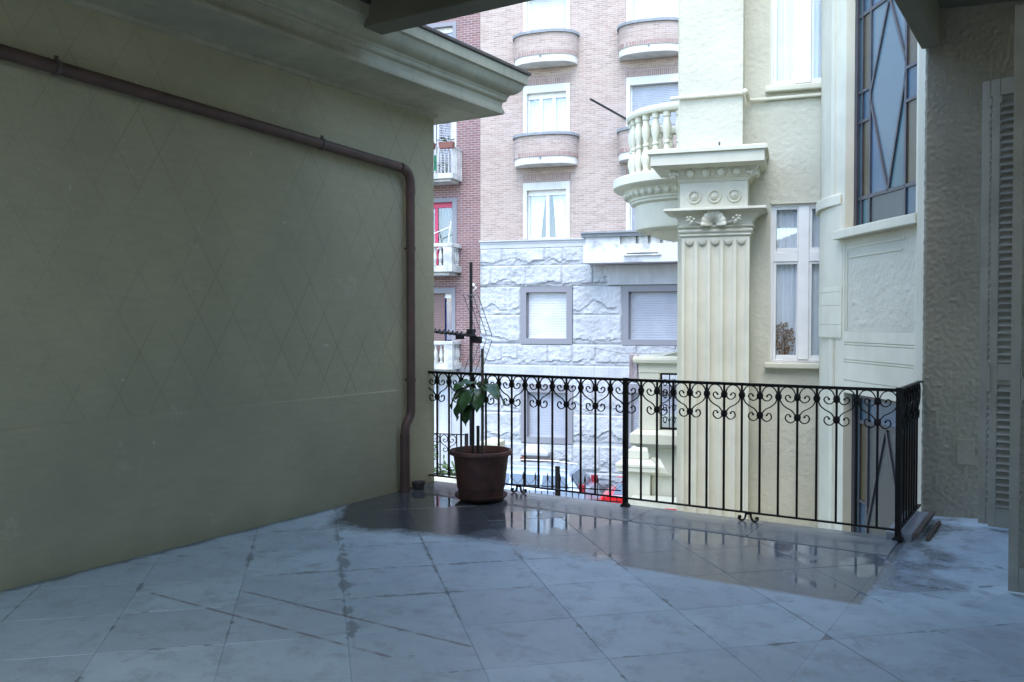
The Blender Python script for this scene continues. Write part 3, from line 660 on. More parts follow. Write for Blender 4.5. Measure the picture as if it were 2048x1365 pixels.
# ---- television aerial on its mast
an = Thing('tv_antenna', 'dark television aerial with wire grid reflector on a tall mast outside the railing', 'antenna', (-4.72, 6.72, -.16), terrace=True)
ax, ay = -4.73, 6.70
an.part('mast', MB().tube([(ax, ay, -.16), (ax, ay, 2.05)], .0155, 10), 'antenna', smooth=True)
m = MB(); m.box(ax - .03, ay - .03, 1.36, ax + .03, ay + .03, 1.43).box(ax - .02, ay + .0, 1.30, ax + .10, ay + .04, 1.36); an.part('clamp', m, 'antenna', bevel=.004)
bd = Vector((-0.62, -.78, .10)).normalized()       # boom direction
b0 = Vector((ax + .06, ay + .0, 1.365)); b1 = b0 + bd * .40
an.part('boom', MB().tube([b0, b1], .010, 6), 'antenna')
sd = Vector((.78, -.62, -.06)).normalized()
m = MB()
for k in range(7):
    c = b0 + bd * (.12 + .042 * k)
    for q in (1, -1): m.tube([c, c + sd * .075 * q + Vector((0, 0, .03)), c + sd * .10 * q + Vector((0, 0, -.01))], .0042, 5)
    m.ball(c, .015, 5)
an.part('director', m, 'antenna')
m = MB(); m.box(-.03, -.03, -.03, .03, .03, .02); m.xf(lambda x, y, z: (x + b0.x - .12, y + b0.y - .09, z + b0.z + .0)); an.part('dipole_box', m, 'antenna', bevel=.005)
# reflector: two tilted wire panels, joined behind the mast
for sgn in (1, -1):
    m = MB(); O = b0 + Vector((.05, .05, 0)); Wd = .25; H = .36
    def gp(u, v): # u -1..1 across, v 0..1 up
        return O + sd * (u * Wd * (1 - .0 * v)) + Vector((-.08 * v, -.10 * v, sgn * (.02 + H * v)))
    for k in range(10):
        v = k / 9; m.tube([gp(-1 , v), gp(1, v)], .0030, 4)
    for u in (-1, -.33, .33, 1): m.tube([gp(u, 0), gp(u, 1)], .0034, 4)
    an.part('reflector_grid', m, 'wire')

# ---- louvred shutters
def shutter_leaf(T, P0, d, w, h, z0, par=None, sw=.05, name='leaf'):
    """leaf from P0 along unit vector d (terrace frame), width w; slats tilt"""
    nx, ny = -d[1], d[0]
    def fr(m, a, b, z1, z2, t=.02, t0=None):
        t0 = -t if t0 is None else t0
        pts = [(P0[0] + d[0] * u + nx * q, P0[1] + d[1] * u + ny * q) for u, q in ((a, t0), (b, t0), (b, t), (a, t))]
        m.prism(pts, z1, z2); return m
    L = T.part(name, fr(MB(), 0, sw, z0, z0 + h), 'shutter', bevel=.003)
    T.part('stile', fr(MB(), w - sw, w, z0, z0 + h), 'shutter', parent=L, bevel=.003)
    for (a, b) in ((0, .14), (.33 * h, .33 * h + .12), (h - .12, h)): T.part('cross_rail', fr(MB(), sw, w - sw, z0 + a + .001, z0 + b - .001, .018), 'shutter', parent=L, bevel=.003)
    m = MB(); z = z0 + .17
    base = MB()
    sl = [(-.024, -.022), (.020, .022), (.024, .018), (-.020, -.026)]
    def slat():
        q = MB(); pts = []
        for u in (sw + .002, w - sw - .002):
            pts.append([(P0[0] + d[0] * u + nx * s, P0[1] + d[1] * u + ny * s, zz) for s, zz in sl])
        return q.rings(pts)
    sme = None; k = 0
    while z < z0 + h - .14:
        if not (.33 * h - .02 < z - z0 < .33 * h + .14):
            if sme is None: sme = slat().mesh('slat', MT['shutter'], (T.off[0], T.off[1], 0))
            o = T.part('slat', None, None, parent=L, me=sme); o.location.z = z
        z += .052
    return L
s1 = Thing('louvred_shutter', 'tall beige louvred shutter cut off by the right edge of the picture', 'shutter', (-.30, 5.62, 0), terrace=True, group='open shutters on the house wall')
dd = (math.cos(R(-3)), math.sin(R(-3)))
shutter_leaf(s1, (-.298, 5.60), dd, .86, 3.22, .005)
s2 = Thing('louvred_shutter', 'beige folded louvred shutter standing open against the stucco pier', 'shutter', (-.58, 7.3, 0), terrace=True, group='open shutters on the house wall')
dd2 = (math.cos(R(-10)), math.sin(R(-10)))
shutter_leaf(s2, (-.515, 7.22), dd2, .52, 3.21, .02)
shutter_leaf(s2, (-.585, 7.30), dd2, .52, 3.22, .02, name='rear_leaf')
m = MB(); m.box(-.535, 7.19, 1.0, -.515, 7.20, 1.2).box(-.529, 7.17, 1.16, -.521, 7.19, 1.18); s2.part('bolt', m, 'shutter')
# ============================================================ GROUND, STREET
G0 = -4.0
m = MB().box(-150, -60, G0 - 1, 150, 160, G0 - .30); single('ground', m, 'ground', kind='structure')
m = MB().box(-60, 8.0, G0 - .29, 40, 20.2, G0 - .02); single('front_garden_ground', m, 'ground', kind='structure')
m = MB().box(-60, 20.2, G0 - .29, 40, 21.4, G0); single('near_pavement', m, 'paving', kind='structure')
m = MB().box(-60, 21.4, G0 - .29, 40, 25.6, G0 - .13); single('road', m, 'asphalt', kind='structure')
m = MB().box(-60, 25.6, G0 - .29, 40, 27.0, G0); single('far_pavement', m, 'paving', kind='structure')

# ============================================================ PALE BRICK APARTMENT HOUSE ACROSS THE STREET (facade plane y = 27)
YF = 27.0; XE = -9.69
ap = Thing('apartment_building', 'pale pink brick apartment house with curved balconies above a rough stone base', 'building', (-2, YF, G0))
def rect_wall(m, x0, x1, z0, z1, holes, y0, y1):
    xs = sorted(set([x0, x1] + [h[0] for h in holes] + [h[1] for h in holes])); zs = sorted(set([z0, z1] + [h[2] for h in holes] + [h[3] for h in holes]))
    for i in range(len(xs) - 1):
        for j in range(len(zs) - 1):
            cx, cz = (xs[i] + xs[i + 1]) / 2, (zs[j] + zs[j + 1]) / 2
            if any(h[0] < cx < h[1] and h[2] < cz < h[3] for h in holes): continue
            m.box(xs[i], y0, zs[j], xs[i + 1], y1, zs[j + 1])
    return m
colA = (-8.233, -6.713); colB = (-4.933, -3.10)
SP = 3.08
wins = []           # brick part windows: (x0,x1 surround outer, zbot, ztop)
for (a, b) in (colA, colB, (-1.5, .1)):
    wins += [(a, b, 4.12, 5.90), (a, b, 7.10, 8.965), (a, b, 10.20, 12.03), (a, b, 13.28, 15.1)]
m = rect_wall(MB(), XE, 9, 4.10, 16.0, wins, YF, YF + .35)
ap.part('brick_wall', m, 'brick')
m = MB().box(XE, YF + 0.9, G0, 9, YF + 8, 16); ap.part('rear_mass', m, 'room')
m = MB().box(XE, YF - .05, 3.985, 9, YF + .05, 4.098).box(XE - .02, YF - .10, 4.06, 9, YF + .05, 4.10).box(XE, YF - .035, 3.845, 9, YF + .05, 3.983)
ap.part('string_course', m, 'stone_smooth')
def far_window(T, x0, x1, z0, z1, y, kind, sur=.115, top=.24, mat='trim', label=None, curt='curtain', frame='white', sill=False):
    """surround, then a recessed casement or a rolling shutter; everything facing -y"""
    ob = None
    m = MB(); ix0, ix1, iz1 = x0 + sur, x1 - sur, z1 - top; iz0 = z0 + (.18 if sill else .0)
    m.box(x0, y - .03, z0, ix0, y + .30, z1).box(ix1, y - .03, z0, x1, y + .30, z1).box(ix0, y - .03, iz1, ix1, y + .30, z1)
    if sill: m.box(ix0, y - .03, z0, ix1, y + .30, iz0)
    S = T.part('window', m, mat, label=label)
    yf = y + .16
    if kind in ('case', 'case3'):
        f = MB(); e = .05; hb = .16
        f.box(ix0, yf, iz0, ix0 + e, yf + .06, iz1 - hb).box(ix1 - e, yf, iz0, ix1, yf + .06, iz1 - hb).box(ix0 + e, yf, iz0, ix1 - e, yf + .06, iz0 + e)
        f.box(ix0, yf - .03, iz1 - hb, ix1, yf + .06, iz1)
        cuts = [.5] if kind == 'case' else [.33, .66]
        edges = [ix0 + e] + [ix0 + (ix1 - ix0) * c for c in cuts] + [ix1 - e]
        for c in edges[1:-1]: f.box(c - .055, yf - .01, iz0 + e, c + .055, yf + .06, iz1 - hb)
        T.part('frame', f, frame, parent=S)
        for i in range(len(edges) - 1):
            a = edges[i] + (.055 if i else 0); b = edges[i + 1] - (.055 if i < len(edges) - 2 else 0)
            T.part('pane', MB().box(a, yf + .02, iz0 + e, b, yf + .03, iz1 - hb), 'glass', parent=S)
        for f0, f1, g0, g1 in ([(.0, .44, .0, .30), (.60, 1., .70, 1.)] if kind == 'case' else [(0, 1, 0, 1)]):
            c = MB(); n = 26; rows = []
            for q, zz in ((0, iz0), (.35, iz0 + .4 * (iz1 - iz0)), (1, iz1)):
                a0, a1 = g0 + (f0 - g0) * q, g1 + (f1 - g1) * q
                rows.append([(ix0 + (ix1 - ix0) * (a0 + (a1 - a0) * i / n), yf + .12 + .03 * math.sin(i * 1.3 + x0) + .015 * math.sin(i * 3.1), zz) for i in range(n + 1)])
            c.rings(rows, closed=False, caps=False); T.part('curtain', c, curt, parent=S, smooth=True)
    else:
        f = MB(); zc = iz0
        n = int((iz1 - iz0 - .02) / .052); prof = []
        zz = iz0 + .05
        prof = [(yf + .04, iz0), (yf - .01, iz0), (yf - .01, zz)]
        while zz < iz1 - .04:
            prof += [(yf + .012, zz + .006), (yf + .0, zz + .02), (yf + .0, zz + .046), (yf + .012, zz + .052)]; zz += .052
        prof += [(yf + .012, iz1), (yf + .04, iz1)]
        f.extx(prof, ix0 + .01, ix1 - .01)
        T.part('rolling_shutter', f, kind, parent=S)
        for ga, gb in ((ix0, ix0 + .04), (ix1 - .04, ix1)): T.part('guide', MB().box(ga, yf - .02, iz0, gb, yf + .05, iz1), 'stone_dark' if mat == 'stone_dark' else 'white', parent=S)
    return S
far_window(ap, *colA, 4.12, 5.90, YF, 'case')
far_window(ap, *colA, 7.10, 8.965, YF, 'case3')
far_window(ap, *colA, 10.20, 12.03, YF, 'roller_light')
far_window(ap, *colA, 13.28, 15.1, YF, 'roller_light')
far_window(ap, *colB, 4.12, 5.90, YF, 'roller')
far_window(ap, *colB, 7.10, 8.965, YF, 'roller')
far_window(ap, *colB, 10.20, 12.03, YF, 'case3')
far_window(ap, *colB, 13.28, 15.1, YF, 'roller_light')
for z0, z1 in ((4.12, 5.9), (7.1, 8.965), (10.2, 12.03), (13.28, 15.1)): far_window(ap, -1.5, .1, z0, z1, YF, 'roller_light')
# soldier course lintels over the windows
sold = brickmat('soldier_course_brick', (0.34, 0.25, 0.21), (0.26, 0.19, 0.17), (0.46, 0.42, 0.39), 0.062, 0.27, 0.008, 0.3, (0.25, 0.17, 0.14))
for (a, b) in (colA, colB):
    for z in (5.90, 8.965, 12.03): ap.part('lintel_course', MB().box(a - .02, YF - .012, z + .01, b + .02, YF + .05, z + .27), sold)
# curved brick balconies
def far_balcony(xc, ztop, half=1.02, dep=.72):
    def arc_pts(h, d, n=18):
        o = []
        for i in range(n + 1):
            t = math.pi * i / n; o.append((xc - h * math.copysign(abs(math.cos(t)) ** .8, math.cos(t)), YF - d * math.sin(t) ** .8))
        return o
    def band(h, d, z0, z1, hin=None):
        P = arc_pts(h, d); m = MB(); n = len(P)
        I = arc_pts(h - .14, d - .14)
        m.rings([[(x, y, z0) for x, y in P], [(x, y, z1) for x, y in P], [(x, min(y, YF), z1) for x, y in I], [(x, min(y, YF), z0) for x, y in I]], closed=False, caps=False)
        v = m.v; m.f += [(i, 3 * n + i, 3 * n + i + 1, i + 1) for i in range(n - 1)]; return m
    B = ap.part('balcony', band(half, dep, ztop - .72, ztop - .085), 'brick')
    P = arc_pts(half + .05, dep + .06); ap.part('coping', MB().prism(P, ztop - .083, ztop), 'coping', parent=B)
    P = arc_pts(half - .01, dep - .02); ap.part('slab', MB().prism(P, ztop - .96, ztop - .722), 'slab', parent=B, bevel=.02)
    ap.part('soldier_band', band(half + .008, dep + .008, ztop - .735, ztop - .60), sold, parent=B)
    ap.part('spout', MB().tube([(xc - .0, YF - dep - .10, ztop - .80), (xc, YF - dep + .05, ztop - .77)], .025, 6), 'coping', parent=B)
for xc in (-7.47, -4.14):
    far_balcony(xc, 7.33); far_balcony(xc, 10.45)
far_balcony(-.7, 7.33); far_balcony(-.7, 10.45)
# poles
ap.part('awning_pole', MB().tube([(-4.95, YF, 7.72), (-5.75, YF - 1.4, 8.05)], .035, 6), 'antenna')
ap.part('awning_pole', MB().tube([(-4.85, YF - .5, 6.86), (-4.4, YF - .75, 6.84)], .02, 6), 'antenna')
# ---- rusticated stone base, block by block
holes = [(-8.315, -6.62, .783, 2.609), (-5.04, -3.10, .765, 2.60), (-8.30, -6.60, -2.37, -.497), (-4.952, -3.10, -2.37, -.425), (-4.9, -2.6, -3.55, -2.62)]
m = rect_wall(MB(), XE, 9, G0, 3.985, holes, YF + .02, YF + .40); ap.part('stone_backing', m, 'stone')
courses = [
 (3.293, 3.845, [XE, -8.95, -7.54, -6.95, -6.12, -4.9, -3.9, -2.7, -1.6]), (2.617, 3.293, [XE, -9.33, -8.65, -8.15, -6.96, -5.95, -4.6, -3.3, -2.2, -1]),
 (1.716, 2.617, [XE, -8.325, None, -6.61, -5.05, None, -3.09, -1.8]), (.812, 1.716, [XE, -8.325, None, -6.61, -5.05, None, -3.09, -1.8]),
 (.118, .778, [XE, -8.97, -8.43, -7.42, -6.62, -5.87, -4.6, -3.4, -2.0]), (-.30, .118, [XE, -8.4, -7.1, -5.9, -4.7, -3.4, -2.0]),
 (-1.418, -.30, [XE, -9.0, -8.31, None, -6.59, -5.96, -4.962, None, -3.09, -1.8]), (-2.277, -1.418, [XE, -8.31, None, -6.59, -5.85, -4.962, None, -3.09, -1.8]),
 (-3.218, -2.38, [XE, -8.9, -7.7, -6.6, -5.75, -4.92]), (-3.60, -3.222, [XE, -8.3, -7.0, -6.1, -4.92])]
rb = random.Random(5)
for ci, (z0, z1, X) in enumerate(courses):
    prev = X[0]
    for q in X[1:]:
        if q is None: prev = None; continue
        if prev is None: prev = q; continue
        x0, x1 = prev, q; prev = q
        w, h = x1 - x0, z1 - z0; seed = rb.uniform(0, 100); smooth_blk = ci == 5
        nx, nz = max(6, min(34, int(w / .045))), max(5, min(24, int(h / .042)))
        drop = rb.uniform(.18, .45); gx, gz = .002, .007; m = MB(); rows = []
        for j in range(nz + 1):
            v = j / nz; row = []
            for i in range(nx + 1):
                u = i / nx; x = x0 + gx + (w - 2 * gx) * u; z = z0 + gz + (h - 2 * gz) * v
                e = min(1, min(v * h, (1 - v) * h) / .035) ** .7 * min(1, .35 + min(u * w, (1 - u) * w) / .05)
                # undercut ledge: the face breaks back below an uneven line
                ledge = drop * (.6 + .8 * noise.noise(Vector((x * 2.1, seed, 0)))) + .05 * noise.noise(Vector((x * 9, seed, 1)))
                face = .060 + .034 * noise.noise(Vector((x * 1.9, z * 1.9, seed * .1))) + .020 * noise.noise(Vector((x * 6, z * 8, seed))) + .014 * noise.noise(Vector((x * 15, z * 15, seed)))
                if v < ledge: face = .012 + .05 * noise.noise(Vector((x * 5, z * 7, seed + 9))) + .03 * abs(noise.noise(Vector((x * 12, z * 12, seed))))
                if smooth_blk: face = .02
                row.append((x, YF - e * max(.0, face) - .002, z))
            rows.append(row)
        m.rings(rows, closed=False, caps=False)
        # sides back into the wall
        W_ = nx + 1; T_ = len(rows)
        edge = [rows[0][i] for i in range(W_)] + [rows[j][W_ - 1] for j in range(1, T_)] + [rows[-1][i] for i in range(W_ - 2, -1, -1)] + [rows[j][0] for j in range(T_ - 2, 0, -1)]
        m.rings([edge, [(x, YF + .03, z) for x, y, z in edge]], closed=True, caps=False)
        ap.part('stone_block', m, 'stone')
m = MB().box(XE, YF - .12, G0 - .02, 9, YF + .1, -3.605); ap.part('plinth', m, 'plinth', bevel=.015)
far_window(ap, -8.315, -6.62, .783, 2.609, YF - .03, 'roller_light', .185, .185, 'stone_dark', sill=True)
far_window(ap, -5.04, -3.10, .765, 2.60, YF - .03, 'roller', .20, .185, 'stone_dark', sill=True)
far_window(ap, -8.30, -6.60, -2.37, -.497, YF - .03, 'roller', .20, .26, 'stone_dark', sill=True)
far_window(ap, -4.952, -3.10, -2.37, -.425, YF - .03, 'roller', .20, .26, 'stone_dark', sill=True)
far_window(ap, -4.9, -2.6, -3.55, -2.62, YF - .03, 'roller', .06, .06, 'stone_dark')
# concrete balcony beside it
cbm = MB().box(-6.06, YF - .95, 3.26, -.5, YF + .02, 3.80); B = ap.part('concrete_balcony', cbm, 'concrete')
pr = [(-.02 + YF, 4.19), (YF - 1.06, 4.19), (YF - 1.06, 4.14), (YF - 1.0, 4.12), (YF - .98, 4.03), (YF - .02, 4.03)]
ap.part('coping', MB().extx(pr, -6.12, -.5), 'coping', parent=B)
m = MB().box(-6.0, YF - .90, 3.802, -4.95, YF - .78, 4.028); 
ap.part('parapet', m, 'concrete', parent=B)
for k in range(9):
    x = -4.75 + .36 * k; ap.part('baluster_block', MB().box(x - .0, YF - .90, 3.802, x + .27, YF - .81, 4.028), 'old_white', parent=B)
ap.part('parapet_back', MB().box(-4.95, YF - .80, 3.802, -.5, YF - .74, 4.02), 'old_white', parent=B)
ap.part('side_parapet', MB().box(-6.0, YF - .775, 3.802, -5.9, YF, 4.028), 'concrete', parent=B)
m = MB().box(-4.75, YF - .99, 3.53, -3.8, YF - .951, 3.56).box(-4.82, YF - 1.02, 3.45, -3.72, YF - .951, 3.495); ap.part('letter_slot', m, 'old_white', parent=B)
ap.part('slot', MB().box(-4.73, YF - .956, 3.497, -3.82, YF - .94, 3.529), 'lead', parent=B)
ap.part('bracket_stone', MB().box(-5.5, YF - .13, 2.62, -.5, YF, 3.255), 'stone', parent=B, bevel=.03)
# weathered fountain head bracket under the lower window
m = MB(); m.loft([(-8.1, -7.5, YF - .12, YF, -2.95), (-8.2, -7.3, YF - .45, YF, -2.72), (-8.2, -7.3, YF - .45, YF, -2.62), (-8.05, -7.55, YF - .3, YF, -2.45), (-7.95, -7.65, YF - .05, YF, -2.40)])
ap.part('wall_lamp_bracket', m, 'stone_smooth', bevel=.02)
m = MB(); m.ball((-8.12, YF - .42, -2.85), .10, 6).tube([(-8.1, YF - .4, -2.9), (-7.6, YF - .5, -2.82), (-7.1, YF - .4, -2.84)], .035, 5).tube([(-7.9, YF - .3, -2.95), (-8.0, YF - .35, -3.3), (-7.7, YF - .35, -3.35)], .03, 5)
ap.part('rusty_lamp', m, 'rust')

# ============================================================ RED BRICK HOUSE ON THE LEFT
rb_ = Thing('brick_house', 'dark red brick house with small balconies left of the pale apartment block', 'building', (-14, YF, G0))
rholes = [(-12.1, -10.52, 8.6 + .0, 11.3) if False else (-12.1, -10.53, 9.6, 11.28), (-12.1, -10.53, 6.05, 8.3), (-12.1, -10.52, 3.2, 5.55), (-12.1, -10.58, .1, 2.60), (-12.1, -10.7, -2.25, -.40)]
m = rect_wall(MB(), -22, XE - .015, -.06, 16, [h for h in rholes if h[3] > 0], YF + .05, YF + .4); rb_.part('brick_wall', m, 'brick_red')
m = rect_wall(MB(), -22, XE - .015, G0, -.10, [rholes[-1]], YF + .03, YF + .4); rb_.part('stone_base', m, 'stone_smooth')
rb_.part('string_course', MB().box(-22, YF - .05, -.16, XE - .012, YF + .1, .02), 'stone_dark')
rb_.part('rear_mass', MB().box(-22, YF + .9, G0, XE - .02, YF + 8, 16), 'room')
YR2 = YF + .05
# top window
far_window(rb_, -12.1, -10.53, 9.6, 11.28, YR2, 'case', .13, .14, 'stone_dark')
# shuttered door
S = far_window(rb_, -12.1, -10.53, 6.05, 8.3, YR2, 'case', .13, .10, 'old_white')
for a, b in ((-11.97, -11.27), (-11.23, -10.68)):
    m = MB().box(a, YR2 + .03, 6.05, a + .07, YR2 + .07, 8.19).box(b - .07, YR2 + .03, 6.05, b, YR2 + .07, 8.19).box(a + .07, YR2 + .03, 8.10, b - .07, YR2 + .07, 8.19)
    z = 6.10
    while z < 8.08:
        m.add([(a + .07, YR2 + .03, z), (b - .07, YR2 + .03, z), (b - .07, YR2 + .07, z + .03), (a + .07, YR2 + .07, z + .03), (a + .07, YR2 + .03, z - .01), (b - .07, YR2 + .03, z - .01), (b - .07, YR2 + .07, z + .02), (a + .07, YR2 + .07, z + .02)],
              [(0, 1, 2, 3), (4, 7, 6, 5), (0, 4, 5, 1), (2, 6, 7, 3)]); z += .055
    rb_.part('louvred_leaf', m, 'grey_louver', parent=S)
# crimson framed door
S = far_window(rb_, -12.1, -10.52, 3.2, 5.55, YR2, 'case', .16, .13, 'stone_dark', frame='pink', curt='room')
# half open rolling shutter
S = far_window(rb_, -12.1, -10.58, .1, 2.60, YR2, 'case', .13, .17, 'stone_dark', curt='blue_curtain')
f = MB(); prof = [(YR2 + .12, .5), (YR2 + .10, .5)]; z = .52
while z < 2.40: prof += [(YR2 + .11, z), (YR2 + .098, z + .01), (YR2 + .098, z + .048), (YR2 + .11, z + .055)]; z += .055
prof += [(YR2 + .12, 2.43)]; rb_.part('rolling_shutter', f.extx(prof, -11.96, -11.0), 'brown_roller', parent=S)
far_window(rb_, -12.1, -10.72, -2.25, -.40, YR2, 'roller_light', .10, .10, 'stone_smooth')
for x in (-11.35,): rb_.part('shutter_stile', MB().box(x, YR2 + .10, -2.2, x + .10, YR2 + .145, -.5), 'white')
# balcony with iron bars and plants
def bars_balcony(x1, z0, h, dep=.85):
    B = rb_.part('balcony', MB().box(-12.6, YR2 - dep, z0 - .17, x1, YR2, z0).box(-12.5, YR2 - dep + .1, z0 - .25, x1 - .12, YR2, z0 - .172), 'old_white', bevel=.015)
    rb_.part('handrail', MB().box(-12.6, YR2 - dep, z0 + h, x1, YR2 - dep + .04, z0 + h + .04).box(x1 - .04, YR2 - dep + .04, z0 + h, x1, YR2, z0 + h + .04), 'old_white', parent=B)
    me = MB().box(-.012, -.012, 0, .012, .012, h - .002).mesh('bar', MT['old_white'])
    for k in range(15):
        o = rb_.part('bar', None, None, parent=B, off=(x1 - .02 - .13 * k, YR2 - dep + .02, z0 + .001), me=me)
    for k in range(1, 7): rb_.part('bar', None, None, parent=B, off=(x1 - .02, YR2 - dep + .02 + .13 * k, z0 + .001), me=me)
bars_balcony(-10.33, 6.22, .82)
for i, (x, lab) in enumerate(((-11.75, 'brown planter box partly hidden behind the wall end'), (-11.15, 'brown planter box in the middle of the barred balcony rail'), (-10.5, 'brown planter box at the right corner of the barred balcony'))):
    t = Thing('planter_box', lab, 'planter', (x, YR2 - .85, 6.98), group='planters on the barred balcony')
    t.part('box', MB().loft([(x - .22, x + .22, YR2 - 1.02, YR2 - .86, 6.98), (x - .25, x + .25, YR2 - 1.06, YR2 - .86, 7.16)]), 'flowerbox')
    m = MB(); rr = random.Random(i + 20)
    for k in range(46):
        c = Vector((x + rr.uniform(-.26, .26), YR2 - .97 + rr.uniform(-.08, .08), 7.17 + rr.uniform(0, .12 if i != 1 else .05))); a = rr.uniform(0, 6.3); d = Vector((math.cos(a), math.sin(a), rr.uniform(-.4, .6))) * .05; s = Vector((-d.y, d.x, .01)) * .6
        m.add([c, c + d + s, c + d * 2, c + d - s], [(0, 1, 2, 3)])
    t.part('foliage', m, 'greenleaf', stuff=True)
rr = random.Random(4)
for i, (x, z, s, mt, lab) in enumerate(((-11.45, 6.25, .5, 'greenleaf', 'small leafy plant behind the bars of the upper left balcony'), (-10.85, 6.25, .35, 'greenleaf', 'low plant near the corner of the barred balcony'))):
    m = MB()
    for k in range(70):
        c = Vector((x + rr.uniform(-.2, .2), YR2 - .55 + rr.uniform(-.15, .15), z + rr.uniform(.05, s))); a = rr.uniform(0, 6.3); d = Vector((math.cos(a), math.sin(a), rr.uniform(-.3, .7))) * .05; q = Vector((-d.y, d.x, .01)) * .6
        m.add([c, c + d + q, c + d * 2, c + d - q], [(0, 1, 2, 3)])
    m.tube([(x, YR2 - .55, z - .03), (x, YR2 - .55, z + s * .8)], .015, 5)
    single('balcony_plant', m, mt, lab, 'plant', loc=(x, YR2 - .55, z))
m = MB(); rows = [[(-11.3 + .02 * math.sin(k) + .045 * k, YR2 - .60 + .03 * math.sin(k * 1.7), z) for k in range(8)] for z in (6.35, 6.85)]
m.rings(rows, closed=False, caps=False); single('hanging_cloth', m, 'trim_green', 'green cloth hanging behind the white bars of the upper left balcony', 'cloth', loc=(-11.1, YR2 - .6, 6.35))
# balustrades
bal_prof = [(.0, 0), (.055, 0), (.055, .05), (.035, .07), (.05, .16), (.07, .24), (.06, .34), (.035, .46), (.03, .50), (.045, .53), (.045, .58), (0, .58)]
def bal_balcony(x1, z0, dep, n):
    B = rb_.part('balcony', MB().box(-12.6, YR2 - dep, z0 - .20, x1, YR2, z0).box(-12.5, YR2 - dep + .12, z0 - .30, x1 - .14, YR2, z0 - .202), 'old_white', bevel=.02)
    m = MB().box(-12.6, YR2 - dep, z0 + .60, x1, YR2 - dep + .17, z0 + .72).box(x1 - .17, YR2 - dep + .171, z0 + .60, x1, YR2, z0 + .72)
    rb_.part('coping', m, 'old_white', parent=B, bevel=.015)
    rb_.part('corner_pier', MB().box(x1 - .30, YR2 - dep + .01, z0, x1 - .01, YR2 - dep + .16, z0 + .598), 'old_white', parent=B)
    me = MB().lathe([(r, z) for r, z in bal_prof], n=10).mesh('baluster', MT['old_white'], smooth=True)
    for k in range(n): rb_.part('baluster', None, None, parent=B, off=(x1 - .42 - .19 * k, YR2 - dep + .085, z0 + .01), me=me)
    for k in range(3): rb_.part('baluster', None, None, parent=B, off=(x1 - .085, YR2 - dep + .30 + .19 * k, z0 + .01), me=me)
bal_balcony(-10.35, 3.28, .9, 9); bal_balcony(-10.37, .15, .8, 9)
# white folding clothes airer on the crimson door balcony
t = Thing('clothes_airer', 'white folding clothes airer leaning on the balcony before the crimson door', 'clothes airer', (-11.0, YR2 - .5, 3.3))
L_ = [((-11.2, -.45, 3.3), (-11.45, -.35, 4.6)), ((-10.75, -.45, 3.3), (-10.6, -.35, 4.75)), ((-11.35, -.4, 4.3), (-10.65, -.38, 4.55)), ((-11.25, -.42, 3.8), (-10.7, -.40, 3.95)), ((-11.4, -.4, 3.4), (-11.0, -.38, 3.9))]
for a, b in L_: t.part('rod', MB().tube([(a[0], YR2 + a[1], a[2]), (b[0], YR2 + b[1], b[2])], .016, 5), 'white')
# street cable and its insulator
single('cable', MB().tube([(-22, YF - .06, 2.70), (-12, YF - .10, 2.66), (-9.75, YF - .12, 2.69), (-4, YF - .12, 2.72)], .011, 5), 'wire', 'thin cable strung along the fronts of the two brick houses', 'cable', loc=(-12, YF - .1, 2.66))
t = Thing('cable_bracket', 'small white cable bracket at the joint of the two brick houses', 'bracket', (-9.85, YF, 2.6))
t.part('arm', MB().tube([(-10.05, YF + .05, 2.74), (-9.9, YF - .1, 2.70), (-9.78, YF - .12, 2.58), (-9.9, YF - .12, 2.5)], .022, 6), 'old_white')
t.part('insulator', MB().ball((-9.88, YF - .14, 2.68), .05, 6), 'white')

